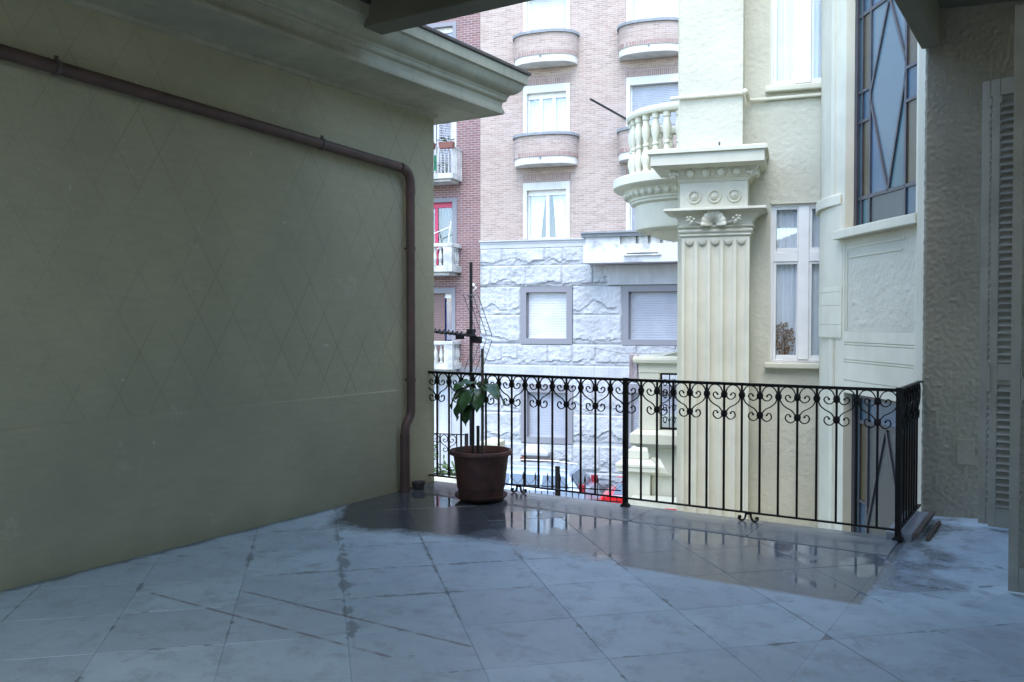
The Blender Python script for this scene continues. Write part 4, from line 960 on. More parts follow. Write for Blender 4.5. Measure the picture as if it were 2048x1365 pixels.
# ============================================================ CARS
def make_car(name, label, x0, yc, flip, L, H, paint, group, wagon=True):
    """body built nose towards -x (flip mirrors); x0 = nose"""
    sx = -1 if flip else 1; z0 = G0 - .13; W = 1.72
    T = Thing(name, label, 'car', (x0 + sx * L / 2, yc, z0), group=group)
    def P(u, y, z): return (x0 + sx * u * L, yc + y, z0 + z * H)
    low = [(.0, .24), (.0, .40), (.03, .47), (.14, .555), (.27, .61), (.30, .63), (.90, .66), (.965, .64), (.985, .45), (1.0, .40), (1.0, .24), (.97, .17)] + \
          [(.875, .17)] + [(.80 + .075 * math.cos(a), .19 + .20 * math.sin(a)) for a in [math.pi * k / 6 for k in range(0, 7)]] + [(.725, .15), (.275, .15)] + \
          [(.20 + .075 * math.cos(a), .19 + .20 * math.sin(a)) for a in [math.pi * k / 6 for k in range(0, 7)]] + [(.125, .17), (.02, .17)]
    secs = []
    for y, k, dz in ((-.5, .975, -.01), (-.46, .995, 0), (-.3, 1, .0), (0, 1.0, .01), (.3, 1, .0), (.46, .995, 0), (.5, .975, -.01)):
        secs.append([P(.5 + (u - .5) * k, y * W, z + (dz if z > .5 else 0)) for u, z in low])
    T.part('body', MB().rings(secs), paint, smooth=True, bevel=.012)
    top = [(.285, .62), (.40, .93), (.48, .985), (.70, 1.0), (.86, .965), (.935, .655)] if wagon else [(.285, .62), (.42, .94), (.52, 1.0), (.72, .985), (.80, .93), (.92, .655)]
    s2 = []
    for y, k in ((-.485, 0), (-.40, 1), (-.2, 1), (0, 1.004), (.2, 1), (.40, 1), (.485, 0)):
        s2.append([P(u, y * W, .62 + (z - .62) * (k if k else .03)) for u, z in top])
    cab = MB()
    # tapered greenhouse: lower edge wide, roof narrower
    base = [P(u, s * .485 * W, .64) for s in (-1,) for u in (.285, .935)]
    def cs(u, zt): # cross section ring at u
        hw0, hw1 = .485 * W, .385 * W; k = (zt - .63) / .37
        hw = hw0 + (hw1 - hw0) * k
        return [P(u, -hw0, .63), P(u, -hw, .63 + (zt - .63) * .9), P(u, -hw * .86, zt), P(u, 0, zt + .012), P(u, hw * .86, zt), P(u, hw, .63 + (zt - .63) * .9), P(u, hw0, .63)]
    T.part('roof', MB().rings([cs(u, z) for u, z in [(.285, .635)] + top[1:-1] + [(.935, .65)]]), paint, smooth=True)
    def side(u0, u1, u2, u3, s):     # trapezoid glass: bottom u0..u1, top u2..u3
        zt, zb = .90, .685; q = []
        for (u, z) in ((u0, zb), (u1, zb), (u3, zt), (u2, zt)):
            hw = (.485 + (.385 - .485) * (z - .63) / .37) * W + .014
            q.append(P(u, s * hw, z))
        m = MB(); m.rings([q, [(a, b - s * .012, c) for a, b, c in q]]); return m
    for s in (-1, 1):
        for g in ((.345, .50, .415, .50), (.515, .69, .515, .69), (.705, .87, .705, .835)): T.part('side_window', side(*g, s), 'carglass')
        T.part('side_trim', MB().add([P(.30, s * (.485 * W + .012), .672), P(.93, s * (.485 * W + .012), .672), P(.93, s * (.485 * W + .02), .650), P(.30, s * (.485 * W + .02), .650)], [(0, 1, 2, 3)]), 'silver_trim')
        T.part('roof_rail', MB().tube([P(.42, s * .35 * W, .985), P(.5, s * .345 * W, 1.03), P(.72, s * .345 * W, 1.035), P(.85, s * .35 * W, .99)], .014, 6), 'silver_trim' if wagon else paint)
        T.part('tail_light', MB().box(*[min(a, b) for a, b in zip(P(.925, s * .43 * W, .60), P(.965, s * .484 * W, .78))], *[max(a, b) for a, b in zip(P(.925, s * .43 * W, .60), P(.965, s * .484 * W, .78))]) if wagon else MB().box(*P(.955, s * .42 * W, .5), *P(.995, s * .49 * W, .58)), 'taillight', bevel=.02)
        T.part('headlight', MB().box(*P(.012, s * .30 * W, .40), *P(.06, s * .485 * W, .48)), 'silver_trim', bevel=.015)
    def endg(u0, z0_, u1, z1_, hw0, hw1, off):
        return MB().rings([[P(u0 + off, -hw0 * W, z0_), P(u0 + off, hw0 * W, z0_), P(u1 + off, hw1 * W, z1_), P(u1 + off, -hw1 * W, z1_)], [P(u0 + off * .2, -hw0 * W, z0_), P(u0 + off * .2, hw0 * W, z0_), P(u1 + off * .2, hw1 * W, z1_), P(u1 + off * .2, -hw1 * W, z1_)]])
    T.part('windscreen', endg(.300, .65, .392, .905, .43, .36, -.004), 'carglass')
    T.part('rear_window', endg(.928, .69, .872, .93, .42, .34, .006) if wagon else endg(.915, .68, .81, .92, .42, .34, .006), 'carglass')
    T.part('rear_bumper', MB().box(*[min(a, b) for a, b in zip(P(.985, -.47 * W, .22), P(1.012, .47 * W, .34))], *[max(a, b) for a, b in zip(P(.985, -.47 * W, .22), P(1.012, .47 * W, .34))]), 'rubber', bevel=.02)
    for u in (.20, .80):
        for s in (-1, 1):
            c = P(u, s * .46 * W, .205); rw = .205 * H
            w = T.part('wheel', MB().lathe([(0, -.09), (rw * .62, -.09), (rw * .95, -.09), (rw, -.07), (rw, .07), (rw * .95, .09), (rw * .62, .09), (rw * .6, .07), (0, .07)], c, 22, 'y'), 'rubber', smooth=True)
            T.part('rim', MB().lathe([(0, -.095 * s * -1), (rw * .58, -.093 * s * -1)], c, 16, 'y'), 'silver_trim', parent=w)
    return T
make_car('parked_car', 'silver blue estate car parked across the street below the stone wall', -9.98, 24.3, False, 4.75, 1.50, 'silver', 'cars parked in the street')
make_car('parked_car', 'bright red small car parked behind the silver blue estate', -1.39, 24.2, True, 3.7, 1.42, 'redpaint', 'cars parked in the street', wagon=False)

# ============================================================ FRONT GARDEN: gate pillar, garden walls, spear fence
YG = 18.0
gp_ = Thing('gate_pillar', 'cream gate pillar with stepped pyramid cap behind the railing post', 'pillar', (-3.25, YG, G0 - .02))
def xg(px): return 0
gx0, gx1 = -3.30, -2.78
m = MB().box(gx0, YG, G0 - .02, gx1 - .0, YG + .52, -1.62); gp_.part('shaft', m, 'cream_light', bevel=.01)
gp_.part('cap', MB().loft([(gx0 - .02, gx1 + .02, YG - .02, YG + .54, -1.62), (gx0 - .15, gx1 + .13, YG - .14, YG + .66, -1.57), (gx0 - .15, gx1 + .13, YG - .14, YG + .66, -1.49), (gx0 - .17, gx1 + .15, YG - .16, YG + .68, -1.475), (gx0 - .17, gx1 + .15, YG - .16, YG + .68, -1.42), (gx0 + .02, gx1 - .0, YG + .02, YG + .50, -1.335)]), 'cream_light', bevel=.008)
gp_.part('finial_block', MB().loft([(gx0 + .05, gx1 - .03, YG + .04, YG + .49, -1.333), (gx0 + .05, gx1 - .03, YG + .04, YG + .49, -1.16), ((gx0 + gx1) / 2 - .12, (gx0 + gx1) / 2 + .12, YG + .2, YG + .33, -1.085)]), 'cream_light', bevel=.01)
gwl = Thing('garden_wall', 'cream garden wall with flat coping right of the gate pillar', 'wall', (-1.5, YG + .2, G0 - .02))
gwl.part('wall_face', MB().box(gx1 + .01, YG + .16, G0 - .02, .2, YG + .46, -1.66), 'cream_light')
gwl.part('coping', MB().loft([(gx1 + .01, .2, YG + .05, YG + .57, -1.658), (gx1 + .01, .2, YG + .02, YG + .60, -1.60), (gx1 + .01, .2, YG + .02, YG + .60, -1.48), (gx1 + .01, .2, YG + .2, YG + .42, -1.40)]), 'cream_light')
m = MB().box(-3.12, YG - .5, G0 - .02, .2, YG - .01, -2.06); single('garden_wall', m, 'cream_light', 'low cream wall in front of the gate pillar base', 'wall', loc=(-2, YG - .3, G0), bevel=.01)
single('red_sign', MB().box(-2.40, YG - .535, -2.42, -2.09, YG - .505, -2.20), 'redsign', 'small red plate fixed on the low cream wall below the gate pillar', 'sign', loc=(-2.25, YG - .52, -2.42), bevel=.003)
fn = Thing('spear_fence', 'black iron fence with spear tips between the garden and the parked cars', 'fence', (-6, 20.1, G0))
YP = 20.0; bm = MB().box(-.010, -.010, 0, .010, .010, 1.30); bm.loft([(-.006, .006, -.006, .006, 1.30), (-.028, .028, -.010, .010, 1.36), (-.002, .002, -.002, .002, 1.50)]); bme = bm.mesh('spear_bar', MT['iron'])
bsh = MB().box(-.008, -.008, 0, .008, .008, 1.02); bsh.ball((0, 0, 1.03), .018, 5); bsm = bsh.mesh('short_bar', MT['iron'])
zb = -3.56
k = 0; x = -7.6
while x < -3.9:
    fn.part('spear_bar', None, None, off=(x, YP, zb), me=bme)
    fn.part('short_bar', None, None, off=(x + .15, YP, zb), me=bsm)
    fn.part('brace', MB().tube([(x, YP, zb + 1.34), (x + .15, YP, zb + 1.19), (x + .30, YP, zb + 1.34)], .007, 4), 'iron')
    x += .30
fn.part('rail', MB().box(-7.7, YP - .012, zb + .90, -3.75, YP + .012, zb + .925), 'iron'); fn.part('rail', MB().box(-7.7, YP - .012, zb + 1.16, -3.75, YP + .012, zb + 1.185), 'iron')
for px in (-5.26, -7.7): fn.part('post', MB().box(px - .05, YP - .05, G0 - .02, px + .05, YP + .05, -1.90), 'iron', bevel=.01)
fn.part('base_wall', MB().box(-7.8, YP - .15, G0 - .02, -3.75, YP + .15, zb - .0), 'paving')

# ---- neighbouring garden on the left: wall, scroll railing, shrubs, pillar cap
NY = 14.2
nr = Thing('garden_railing', 'black iron scroll railing on the cream garden wall seen below the terrace left corner', 'railing', (-6.4, NY, -1.2))
def NX(u): return -5.9 + u
nz = -1.20; sc2 = .155; H2 = .74
def scroll2(sgn):
    m = MB()
    for S in (SC1, SC2):
        c = flat_curve([(x * sc2 * sgn, z * sc2) for x, z in S], None, .011, .014); m.add(c.v, c.f)
    return m.mesh('scroll', MT['iron'])
s2m = {s: scroll2(s) for s in (1, -1)}; b2 = MB().box(-.009, -.009, .06, .009, .009, H2).mesh('bar', MT['iron'])
ndir = Vector((math.cos(R(0)), math.sin(R(0))))
for k in range(12):
    x = -7.24 + sc2 * k
    nr.part('bar', None, None, off=(x, NY, nz), me=b2)
    if k % 2 == 0:
        for s in (1, -1): nr.part('scroll', None, None, off=(x, NY, nz + H2), me=s2m[s])
nr.part('top_rail', MB().box(-7.4, NY - .02, nz + H2, -5.38, NY + .02, nz + H2 + .015), 'iron'); nr.part('bottom_rail', MB().box(-7.4, NY - .015, nz + .04, -5.38, NY + .015, nz + .06), 'iron')
nr.part('post', MB().box(-5.38, NY - .03, nz - .3, -5.33, NY + .03, nz + H2 + .03), 'iron')
single('garden_wall', MB().prism([(-8, NY - .1), (-5.2, NY - .1), (-5.2, NY + .12), (-8, NY + .12)], G0 - .02, nz), 'cream_light', 'cream garden wall under the lower scroll railing at the left', 'wall', loc=(-6.5, NY, G0), bevel=.01)
cp = Thing('pillar_cap', 'cream block capped pillar seen behind the plant pot rim', 'pillar', (-5.76, 16.7, G0))
cp.part('shaft', MB().box(-5.90, 16.5, G0 - .02, -5.63, 16.9, -1.03), 'cream_light'); cp.part('cap', MB().loft([(-5.94, -5.55, 16.45, 16.95, -1.028), (-5.94, -5.55, 16.45, 16.95, -.90), (-5.8, -5.7, 16.6, 16.8, -.84)]), 'cream_light', bevel=.01)
rs = random.Random(9)
for i, (x, y, z, s, lab) in enumerate(((-6.6, 15.0, -1.25, .5, 'green shrub behind the lower scroll railing close to the wall end'), (-5.9, 15.2, -1.5, .45, 'green shrub behind the lower scroll railing nearer its end post'))):
    T = Thing('garden_shrub', lab, 'shrub', (x, y, G0))
    T.part('trunk', MB().tube([(x, y, G0 - .02), (x + .03, y, z - .2), (x, y, z + .1)], [.05, .04, .02], 7), 'bark')
    m = MB()
    for k in range(420):
        v = Vector((rs.gauss(0, 1), rs.gauss(0, 1), rs.gauss(0, 1))).normalized() * s * rs.uniform(.35, 1.05) * (1 + .25 * math.sin(k)); c = Vector((x, y, z)) + v
        d = Vector((rs.uniform(-1, 1), rs.uniform(-1, 1), rs.uniform(-.6, .8))).normalized() * .07; q = d.cross(Vector((rs.uniform(-1, 1), rs.uniform(-1, 1), 1))).normalized() * .03
        m.add([c, c + d + q, c + d * 2, c + d - q], [(0, 1, 2, 3)])
    T.part('crown', m, 'greenleaf', stuff=True)
# ============================================================ VILLA with pilaster, curved balcony and stained glass tower
YV, YP_ = 11.4, 11.0
vi = Thing('villa', 'cream stucco villa with fluted pilaster, curved balustrade balcony and stained glass bay', 'building', (0.3, YV, G0))
wlow = (-.289, .93, .995, 2.961); wup = (-.300, .93, 4.385, 6.6)
wm = relief_wall(-.62, 1.3, -3.2, 8.0, YV, [wlow, wup], .022, .009, 26, 2)
vi.part('stucco_wall', wm, 'stucco', smooth=True)
vi.part('wall_core', rect_wall(MB(), -1.42, 2.2, G0 - .02, 9, [wlow, wup], YV + .012, YV + .30), 'cream')
vi.part('side_wall', MB().box(-1.42, YV + .301, G0 - .02, -1.12, YV + 9, 9).box(2.2, YV, G0, 6, YV + 9, 9), 'cream')
vi.part('rear_mass', MB().box(-1.1, YV + 1.6, G0 - .01, 6, YV + 9, 8.99), 'room')
def villa_window(o, low):
    x0, x1, z0, z1 = o; y = YV
    m = MB(); t = .045      # outer frame set 6 cm back
    m.box(x0 - .0, y + .05, z0, x0 + t, y + .12, z1).box(x1 - t, y + .05, z0, x1, y + .12, z1).box(x0 + t, y + .05, z1 - t, x1 - t, y + .12, z1).box(x0 + t, y + .05, z0, x1 - t, y + .12, z0 + .035)
    S = vi.part('window', m, 'white', bevel=.004)
    vi.part('reveal', MB().box(x0 - .004, y - .006, z0, x0 + .012, y + .30, z1 + .0).box(x0 - .004, y - .006, z1 - .012, x1, y + .3, z1 + .004), 'cream_light', parent=S)
    st0, st1 = (.048, .174) if low else (-.005, .181)
    m = MB().box(st0, y + .035, z0 + .036, st1, y + .125, z1 - t)
    if low: m.box(x0 + t, y + .045, 2.24, st0 - .001, y + .12, 2.355).box(st1 + .001, y + .045, 2.24, x1 - t, y + .12, 2.355)
    vi.part('mullion', m, 'white', parent=S, bevel=.004)
    rows = [(z0 + .036, 2.239), (2.356, z1 - t - .001)] if low else [(z0 + .036, z1 - t - .001)]
    for a, b in ((x0 + t + .001, st0 - .001), (st1 + .001, x1 - t - .001)):
        for c, d in rows:
            e = .032; f = MB().box(a, y + .06, c, a + e, y + .11, d).box(b - e * (.4 if a < 0 else 1), y + .06, c, b, y + .11, d).box(a + e, y + .06, d - e, b - e * .4, y + .11, d).box(a + e, y + .06, c, b - e * .4, y + .11, c + e + .02)
            vi.part('sash', f, 'white', parent=S, bevel=.003)
            vi.part('pane', MB().box(a + .02, y + .082, c + .02, b - .012, y + .088, d - .02), 'glass', parent=S)
            n = 26; rw = [[(a - .02 + (b - a + .04) * i / n, y + .15 + .012 * math.sin(i * 1.1 + zz) + .006 * math.sin(i * 2.7), zz) for i in range(n + 1)] for zz in (c - .02, (c + d) / 2, d + .02)]
            vi.part('curtain', MB().rings(rw, closed=False, caps=False), 'curtain', parent=S, smooth=True)
    vi.part('sill', MB().loft([(x0 - .045, x1 + .1, y - .085, y + .05, z0 - .075), (x0 - .05, x1 + .1, y - .095, y + .05, z0 - .06), (x0 - .05, x1 + .1, y - .095, y + .05, z0 - .012), (x0 - .045, x1 + .1, y - .08, y + .05, z0 + .0)]), 'cream_light', parent=S, bevel=.004)
villa_window(wlow, True); villa_window(wup, False)
MT['reflection_brown'] = M('reflected_tree_brown', (0.20, 0.10, 0.045), 0.8, (0.30, 0.17, 0.08), 20)  # tree reflection in the pane, modelled below as brown leaves behind the glass
t = Thing('tree_reflection', 'brown leafy shape behind the lower pane of the tall villa window, standing in for a tree reflection', 'plant', (-.11, YV + .115, 1.06))
t.part('stem', MB().tube([(-.10, YV + .115, 1.05), (-.11, YV + .118, 1.3)], .008, 5), 'bark')  # stem of the stand-in for the tree reflection
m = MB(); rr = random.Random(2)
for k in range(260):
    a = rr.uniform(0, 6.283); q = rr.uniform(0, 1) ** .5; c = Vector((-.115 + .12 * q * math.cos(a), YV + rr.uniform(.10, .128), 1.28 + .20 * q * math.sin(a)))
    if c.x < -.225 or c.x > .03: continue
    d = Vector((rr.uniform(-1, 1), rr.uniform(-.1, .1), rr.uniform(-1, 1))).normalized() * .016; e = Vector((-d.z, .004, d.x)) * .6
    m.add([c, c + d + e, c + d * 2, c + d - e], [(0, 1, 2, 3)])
t.part('foliage', m, 'reflection_brown', stuff=True)
# ---- pilaster
PXL, PXR = -1.319, -.512; D0 = .42     # shaft sides, depth of the pilaster
def shaft_poly():
    n = 5; w = PXR - PXL; rib = .036; fw = (w - rib * (n + 1)) / n; P = [(PXL, YV + .05), (PXL, YP_)]
    x = PXL
    for k in range(n):
        x += rib; P.append((x, YP_))
        for q in range(1, 8):
            t = q / 8; P.append((x + fw * t, YP_ + .040 * math.sin(math.pi * t) ** .6))
        x += fw; P.append((x, YP_))
    P += [(PXR, YP_), (PXR, YV + .05)]
    return P, fw, rib
poly, fw, rib = shaft_poly()
pil = vi.part('pilaster', MB().prism(poly, G0 - .02, 2.53), 'cream_light')
x = PXL
for k in range(5):
    x += rib; c = x + fw / 2; m = MB()
    m.box(x - .004, YP_ + .001, 2.485, x + fw + .004, YP_ + .05, 2.531)
    m.lathe([(fw / 2 * math.cos(t), -.02 + .026 * math.sin(t)) for t in [0, .5, 1, 1.571]], (c, YP_ - .0, 2.488), 18, 'y', math.pi, 2 * math.pi)
    vi.part('flute_head', m, 'cream_light', parent=pil, smooth=True); x += fw
def ring(m, e0, z0, e1, z1, xl=PXL, xr=PXR, back=YV + .02): m.loft([(xl - e0, xr + e0, YP_ - e0, back, z0), (xl - e1, xr + e1, YP_ - e1, back, z1)])
m = MB(); m.loft([(PXL - e, PXR + e, YP_ - e, YV + .02, z) for e, z in ((.0, 2.531), (.012, 2.535), (.022, 2.55), (.012, 2.568), (.012, 2.576), (.034, 2.588), (.040, 2.602), (.034, 2.618), (.018, 2.624), (.018, 2.634), (.045, 2.645), (.050, 2.655), (.040, 2.664))])
vi.part('collar_moulding', m, 'cream_light', parent=pil, smooth=True)
m = MB(); N_ = 10; m.loft([(PXL - e, PXR + e, YP_ - e, YV + .02, z) for e, z in [(.030 + .155 * (1 - math.cos(math.pi / 2 * t / N_)) ** 1.0, 2.666 + .165 * math.sin(math.pi / 2 * t / N_)) for t in range(N_ + 1)]])
vi.part('capital_bell', m, 'cream_light', parent=pil, smooth=True)
m = MB(); ring(m, .200, 2.834, .200, 2.866); m2 = MB(); ring(m2, .185, 2.831, .198, 2.8345); vi.part('abacus', m, 'cream_light', parent=pil, bevel=.006)
# shell and scrolls on the capital
m = MB(); cx, cz = -.926, 2.672
ang = lin(R(-12), R(192), R(204) / 36); rows = []
for k in range(9):
    r = .02 + .135 * k / 8; t = k / 8; row = []
    for i, a in enumerate(ang):
        rib_ = .010 * (abs(math.sin(i * math.pi / 4)) ) * t; rr_ = r * (1 + .05 * abs(math.sin(i * math.pi / 4)) * t)
        row.append((cx + rr_ * math.cos(a) * .92, YP_ - .045 - .10 * t - rib_ - (.03 * math.sin(math.pi * t)), cz + max(rr_ * math.sin(a), -.02) * 1.05))
    rows.append(row)
m.rings(rows, closed=False, caps=False); m.rings([rows[-1], [(x, y + .10, z) for x, y, z in rows[-1]]], closed=False, caps=False)
vi.part('shell', m, 'cream_light', parent=pil, smooth=True)
for s in (-1, 1):
    m = MB(); pts = [(cx + s * .03, YP_ - .07, cz - .005)]
    for t in range(12):
        a = -.6 + t * .42; q = .045 - .0028 * t; pts.append((cx + s * (.10 + q * math.cos(a)), YP_ - .085 - .002 * t, cz + .035 + q * math.sin(a)))
    m.tube(pts, [.016] * 5 + [.013] * 4 + [.009] * 4, 7)
    m.tube([(cx + s * .13, YP_ - .06, cz + .01), (cx + s * .20, YP_ - .07, cz + .03), (cx + s * .255, YP_ - .085, cz + .04)], [.016, .014, .008], 7)
    vi.part('capital_scroll', m, 'cream_light', parent=pil, smooth=True)
    m = MB(); q0 = cx + s * .262
    rr = random.Random(3)
    for dx, dz, r_ in ((0, .035, .020), (.03 * s, .06, .018), (.045 * s, .085, .014), (-.03 * s, .065, .014), (.01 * s, .09, .013), (.05 * s, .05, .012), (-.01, .015, .016)): m.ball((q0 + dx, YP_ - .105 - dz * .5, cz + dz), r_, 5, (1.2, .8, 1))
    vi.part('floral_ornament', m, 'cream_light', parent=pil, smooth=True)
# frieze block with rosettes
m = MB(); FX0, FX1 = -1.342, -.535; m.box(FX0, YP_ - .005, 2.868, FX1, YV + .02, 3.196); vi.part('frieze_block', m, 'cream_light', parent=pil, bevel=.004)
for xr in (-1.167, -.926, -.691):
    pr = [(0, .052), (.012, .050), (.017, .040), (.019, .028), (.036, .024), (.041, .012), (.046, .002), (.060, .002), (.064, .020), (.076, .024), (.084, .016), (.087, 0)]
    vi.part('rosette', MB().lathe(pr, (xr, YP_ - .004, 3.020), 28, 'y'), 'cream_light', parent=pil, smooth=True)
# mouldings, egg and dart, slab
m = MB(); m.loft([(FX0 - e, FX1 + e, YP_ - e - .0, YV + .02, z) for e, z in ((.0, 3.197), (.014, 3.199), (.016, 3.216), (.030, 3.218), (.032, 3.236), (.045, 3.240), (.052, 3.252), (.060, 3.262), (.085, 3.30), (.110, 3.335), (.125, 3.352))])
vi.part('bed_moulding', m, 'cream_light', parent=pil, smooth=True)
egg = MB().ball((0, -.012, 0), .050, 8, (1.0, .75, 1.1)); eggme = egg.mesh('egg', MT['cream_light'], smooth=True)
rim = MB()
pts = [(.060 * math.cos(a), 0, .062 * math.sin(a)) for a in lin(R(-190), R(10), R(200) / 14)]; rim.tube(pts, .008, 6); rime = rim.mesh('egg_rim', MT['cream_light'], smooth=True)
dart = MB().loft([(-.004, .004, -.010, .01, -.06), (-.010, .010, -.016, .01, -.01), (-.013, .013, -.018, .01, .045)]).mesh('dart', MT['cream_light'])
def egg_at(x, y, z, rz=0, sc=1.0, par=None):
    for me, nm in ((eggme, 'egg'), (rime, 'egg_rim')):
        o = vi.part(nm, None, None, parent=par or pil, off=(x, y, z), me=me); o.rotation_euler.z = rz; o.rotation_euler.x = R(28); o.scale = (sc, sc, sc)
for k in range(4): egg_at(-1.205 + .182 * k, YP_ - .085, 3.300)
for k in range(5):
    o = vi.part('dart', None, None, parent=pil, off=(-1.296 + .182 * k, YP_ - .085, 3.300), me=dart); o.rotation_euler.x = R(28)
for k in range(2): egg_at(FX1 + .085, YP_ + .06 + .17 * k, 3.30, R(90))
for sx, x in ((-1, FX0 - .055), (1, FX1 + .055)):
    m = MB(); rr = random.Random(8 if sx > 0 else 9)
    for k in range(16): m.ball((x + rr.uniform(-.05, .05), YP_ - .075 + rr.uniform(-.035, .03), 3.295 + rr.uniform(-.045, .045)), rr.uniform(.014, .026), 5)
    vi.part('corner_leaf', m, 'cream_light', parent=pil, smooth=True)
SX0, SX1 = -1.66, -.335
m = MB(); m.loft([(-1.50, -.39, YP_ - .13, YV + .2, 3.353), (-1.62, -.345, YP_ - .26, YV + .2, 3.372), (SX0, SX1, YP_ - .30, YV + .2, 3.376), (SX0, SX1, YP_ - .30, YV + .2, 3.505), (SX0 - .035, SX1 + .035, YP_ - .335, YV + .2, 3.512), (SX0 - .035, SX1 + .035, YP_ - .335, YV + .2, 3.552), (SX0, SX1, YP_ - .30, YV + .2, 3.572)])
vi.part('top_slab', m, 'cream_light', parent=pil)
vi.part('slab_peg', MB().tube([(-.85, YP_ - .28, 3.56), (-.85, YP_ - .28, 3.62)], .010, 6), 'lead', parent=pil)
# stuccoed pier over the slab and the cream conduit round it
um = relief_wall(-1.350, -.600, 3.57, 8.0, YP_ + .0, [], .022, .007, 26, 9)
up = vi.part('upper_pier', um, 'stucco', smooth=True)
vi.part('pier_core', MB().box(-1.350, YP_ + .012, 3.57, -.600, YV + .05, 8), 'cream', parent=up)
pz = 4.235
pp = vi.part('conduit', MB().tube([(-1.46, YP_ - .03, pz - .005), (-1.37, YP_ - .035, pz), (-.60, YP_ - .035, pz - .0), (-.555, YP_ - .03, pz + .0), (-.55, YP_ + .02, pz), (-.55, YV - .06, pz), (-.50, YV - .045, pz), (1.2, YV - .045, pz + .02)], .022, 8), 'cream_light', smooth=True)
for m in (MB().ball((-.572, YP_ - .05, pz + .012), .036, 7), MB().tube([(-.97, YP_ - .035, pz), (-.955, YP_ - .035, pz)], .028, 8), MB().tube([(-.36, YV - .045, pz), (-.34, YV - .045, pz)], .028, 8)): vi.part('conduit_joint', m, 'cream_light', parent=pp, smooth=True)
# ---- curved balcony
BX, BY, BR = -1.45, 12.82, .86
def half_lathe(prof, n=36): return MB().lathe(prof, (BX, BY, 0), n, 'z', R(88), R(272))
bal = vi.part('curved_balcony', half_lathe([(0, 3.53), (1.00, 3.52), (1.05, 3.515), (1.065, 3.50), (1.065, 3.39), (1.045, 3.37), (.93, 3.352), (.915, 3.34), (.90, 3.30), (.86, 3.24), (.835, 3.225), (.83, 3.20), (.81, 3.19), (.805, 3.165), (.785, 3.155), (.75, 3.14), (.745, 3.10), (.745, 2.83), (.735, 2.80), (.68, 2.775), (.66, 2.78), (.60, 2.765), (.55, 2.77), (.45, 2.70), (.30, 2.665), (0, 2.66)]), 'cream_light', smooth=True)
vi.part('top_rail', half_lathe([(.70, 4.34), (.86, 4.34), (.875, 4.36), (.88, 4.40), (.865, 4.43), (.84, 4.445), (.72, 4.445), (.69, 4.42), (.69, 4.36), (.70, 4.34)]), 'cream_light', parent=bal, smooth=True)
bp = [(0, 0), (.062, 0), (.062, .045), (.045, .06), (.04, .08), (.05, .13), (.068, .20), (.064, .26), (.042, .33), (.032, .37), (.046, .385), (.046, .41), (.032, .425), (.042, .47), (.060, .55), (.062, .62), (.045, .69), (.036, .73), (.052, .745), (.055, .81), (0, .81)]
bme_ = MB().lathe(bp, n=14).mesh('baluster', MT['cream_light'], smooth=True)
for k in range(15):
    a = R(268 - 12.6 * k); vi.part('baluster', None, None, parent=bal, off=(BX + .79 * math.cos(a), BY + .79 * math.sin(a), 3.53), me=bme_)
for k in range(22):
    a = R(267 - 8.2 * k); egg_at(BX + .882 * math.cos(a), BY + .882 * math.sin(a), 3.285, a + R(90), .82, bal)
# ---- lower balcony with iron grilles
LX0, LX1, LY0 = -2.03, -1.43, 12.0
lb = vi.part('lower_balcony', MB().loft([(LX0 - .0, LX1, LY0, 14.2, -.22 + .0), (LX0 - .09, LX1, LY0 - .1, 14.2, -.16), (LX0 - .09, LX1, LY0 - .1, 14.2, -.03), (LX0 - .0, LX1, LY0 - .0, 14.2, .02)]), 'cream_light', bevel=.006)
vi.part('corner_pier', MB().box(LX0 + .02, LY0 + .02, .021, LX0 + .30, LY0 + .28, .80), 'cream_light', parent=lb, bevel=.006)
vi.part('coping', MB().loft([(LX0 + .01, LX1, LY0 + .01, LY0 + .30, .80), (LX0 + .01, LX1, LY0 + .01, LY0 + .30, .92), (LX0 - .05, LX1, LY0 - .05, LY0 + .33, .935), (LX0 - .06, LX1, LY0 - .06, LY0 + .34, .98), (LX0 - .05, LX1, LY0 - .05, LY0 + .33, 1.02)]), 'cream_light', parent=lb, bevel=.008)
vi.part('side_coping', MB().loft([(LX0 + .01, LX0 + .26, LY0 + .341, 14.2, .84), (LX0 - .05, LX0 + .28, LY0 + .341, 14.2, .935), (LX0 - .05, LX0 + .28, LY0 + .341, 14.2, 1.018)]), 'cream_light', parent=lb)
for k in range(3):
    m = MB(); cx_ = LX0 + .36 + .12 * k
    for j in range(4):
        z = .14 + .17 * j
        for s in (-1, 1):
            m.tube([(cx_ + s * (.055 - .006 * t) * math.cos(t * .7) * (1 - .06 * t), LY0 + .12, z + (.07 - .006 * t) * math.sin(t * .7)) for t in range(9)], .006, 4)
    m.tube([(cx_ + .06, LY0 + .12, .03), (cx_ + .06, LY0 + .12, .79)], .007, 4); vi.part('grille_scroll', m, 'iron', parent=lb)
vi.part('grille_frame', MB().box(LX0 + .301, LY0 + .11, .022, LX1, LY0 + .13, .05).box(LX0 + .301, LY0 + .11, .77, LX1, LY0 + .13, .795).box(LX0 + .302, LY0 + .11, .05, LX0 + .32, LY0 + .13, .77), 'iron', parent=lb)
c = [(LX1, -.22), (LX0 + .12, -.22), (LX0 + .13, -.30), (LX0 + .2, -.36), (LX0 + .30, -.38), (LX0 + .33, -.44), (LX0 + .42, -.60), (LX1, -.68)]
for y in (LY0 + .1, 13.6): vi.part('corbel', MB().exty([(x, z - .002) for x, z in c], y, y + .35), 'cream_light', parent=lb, bevel=.006)
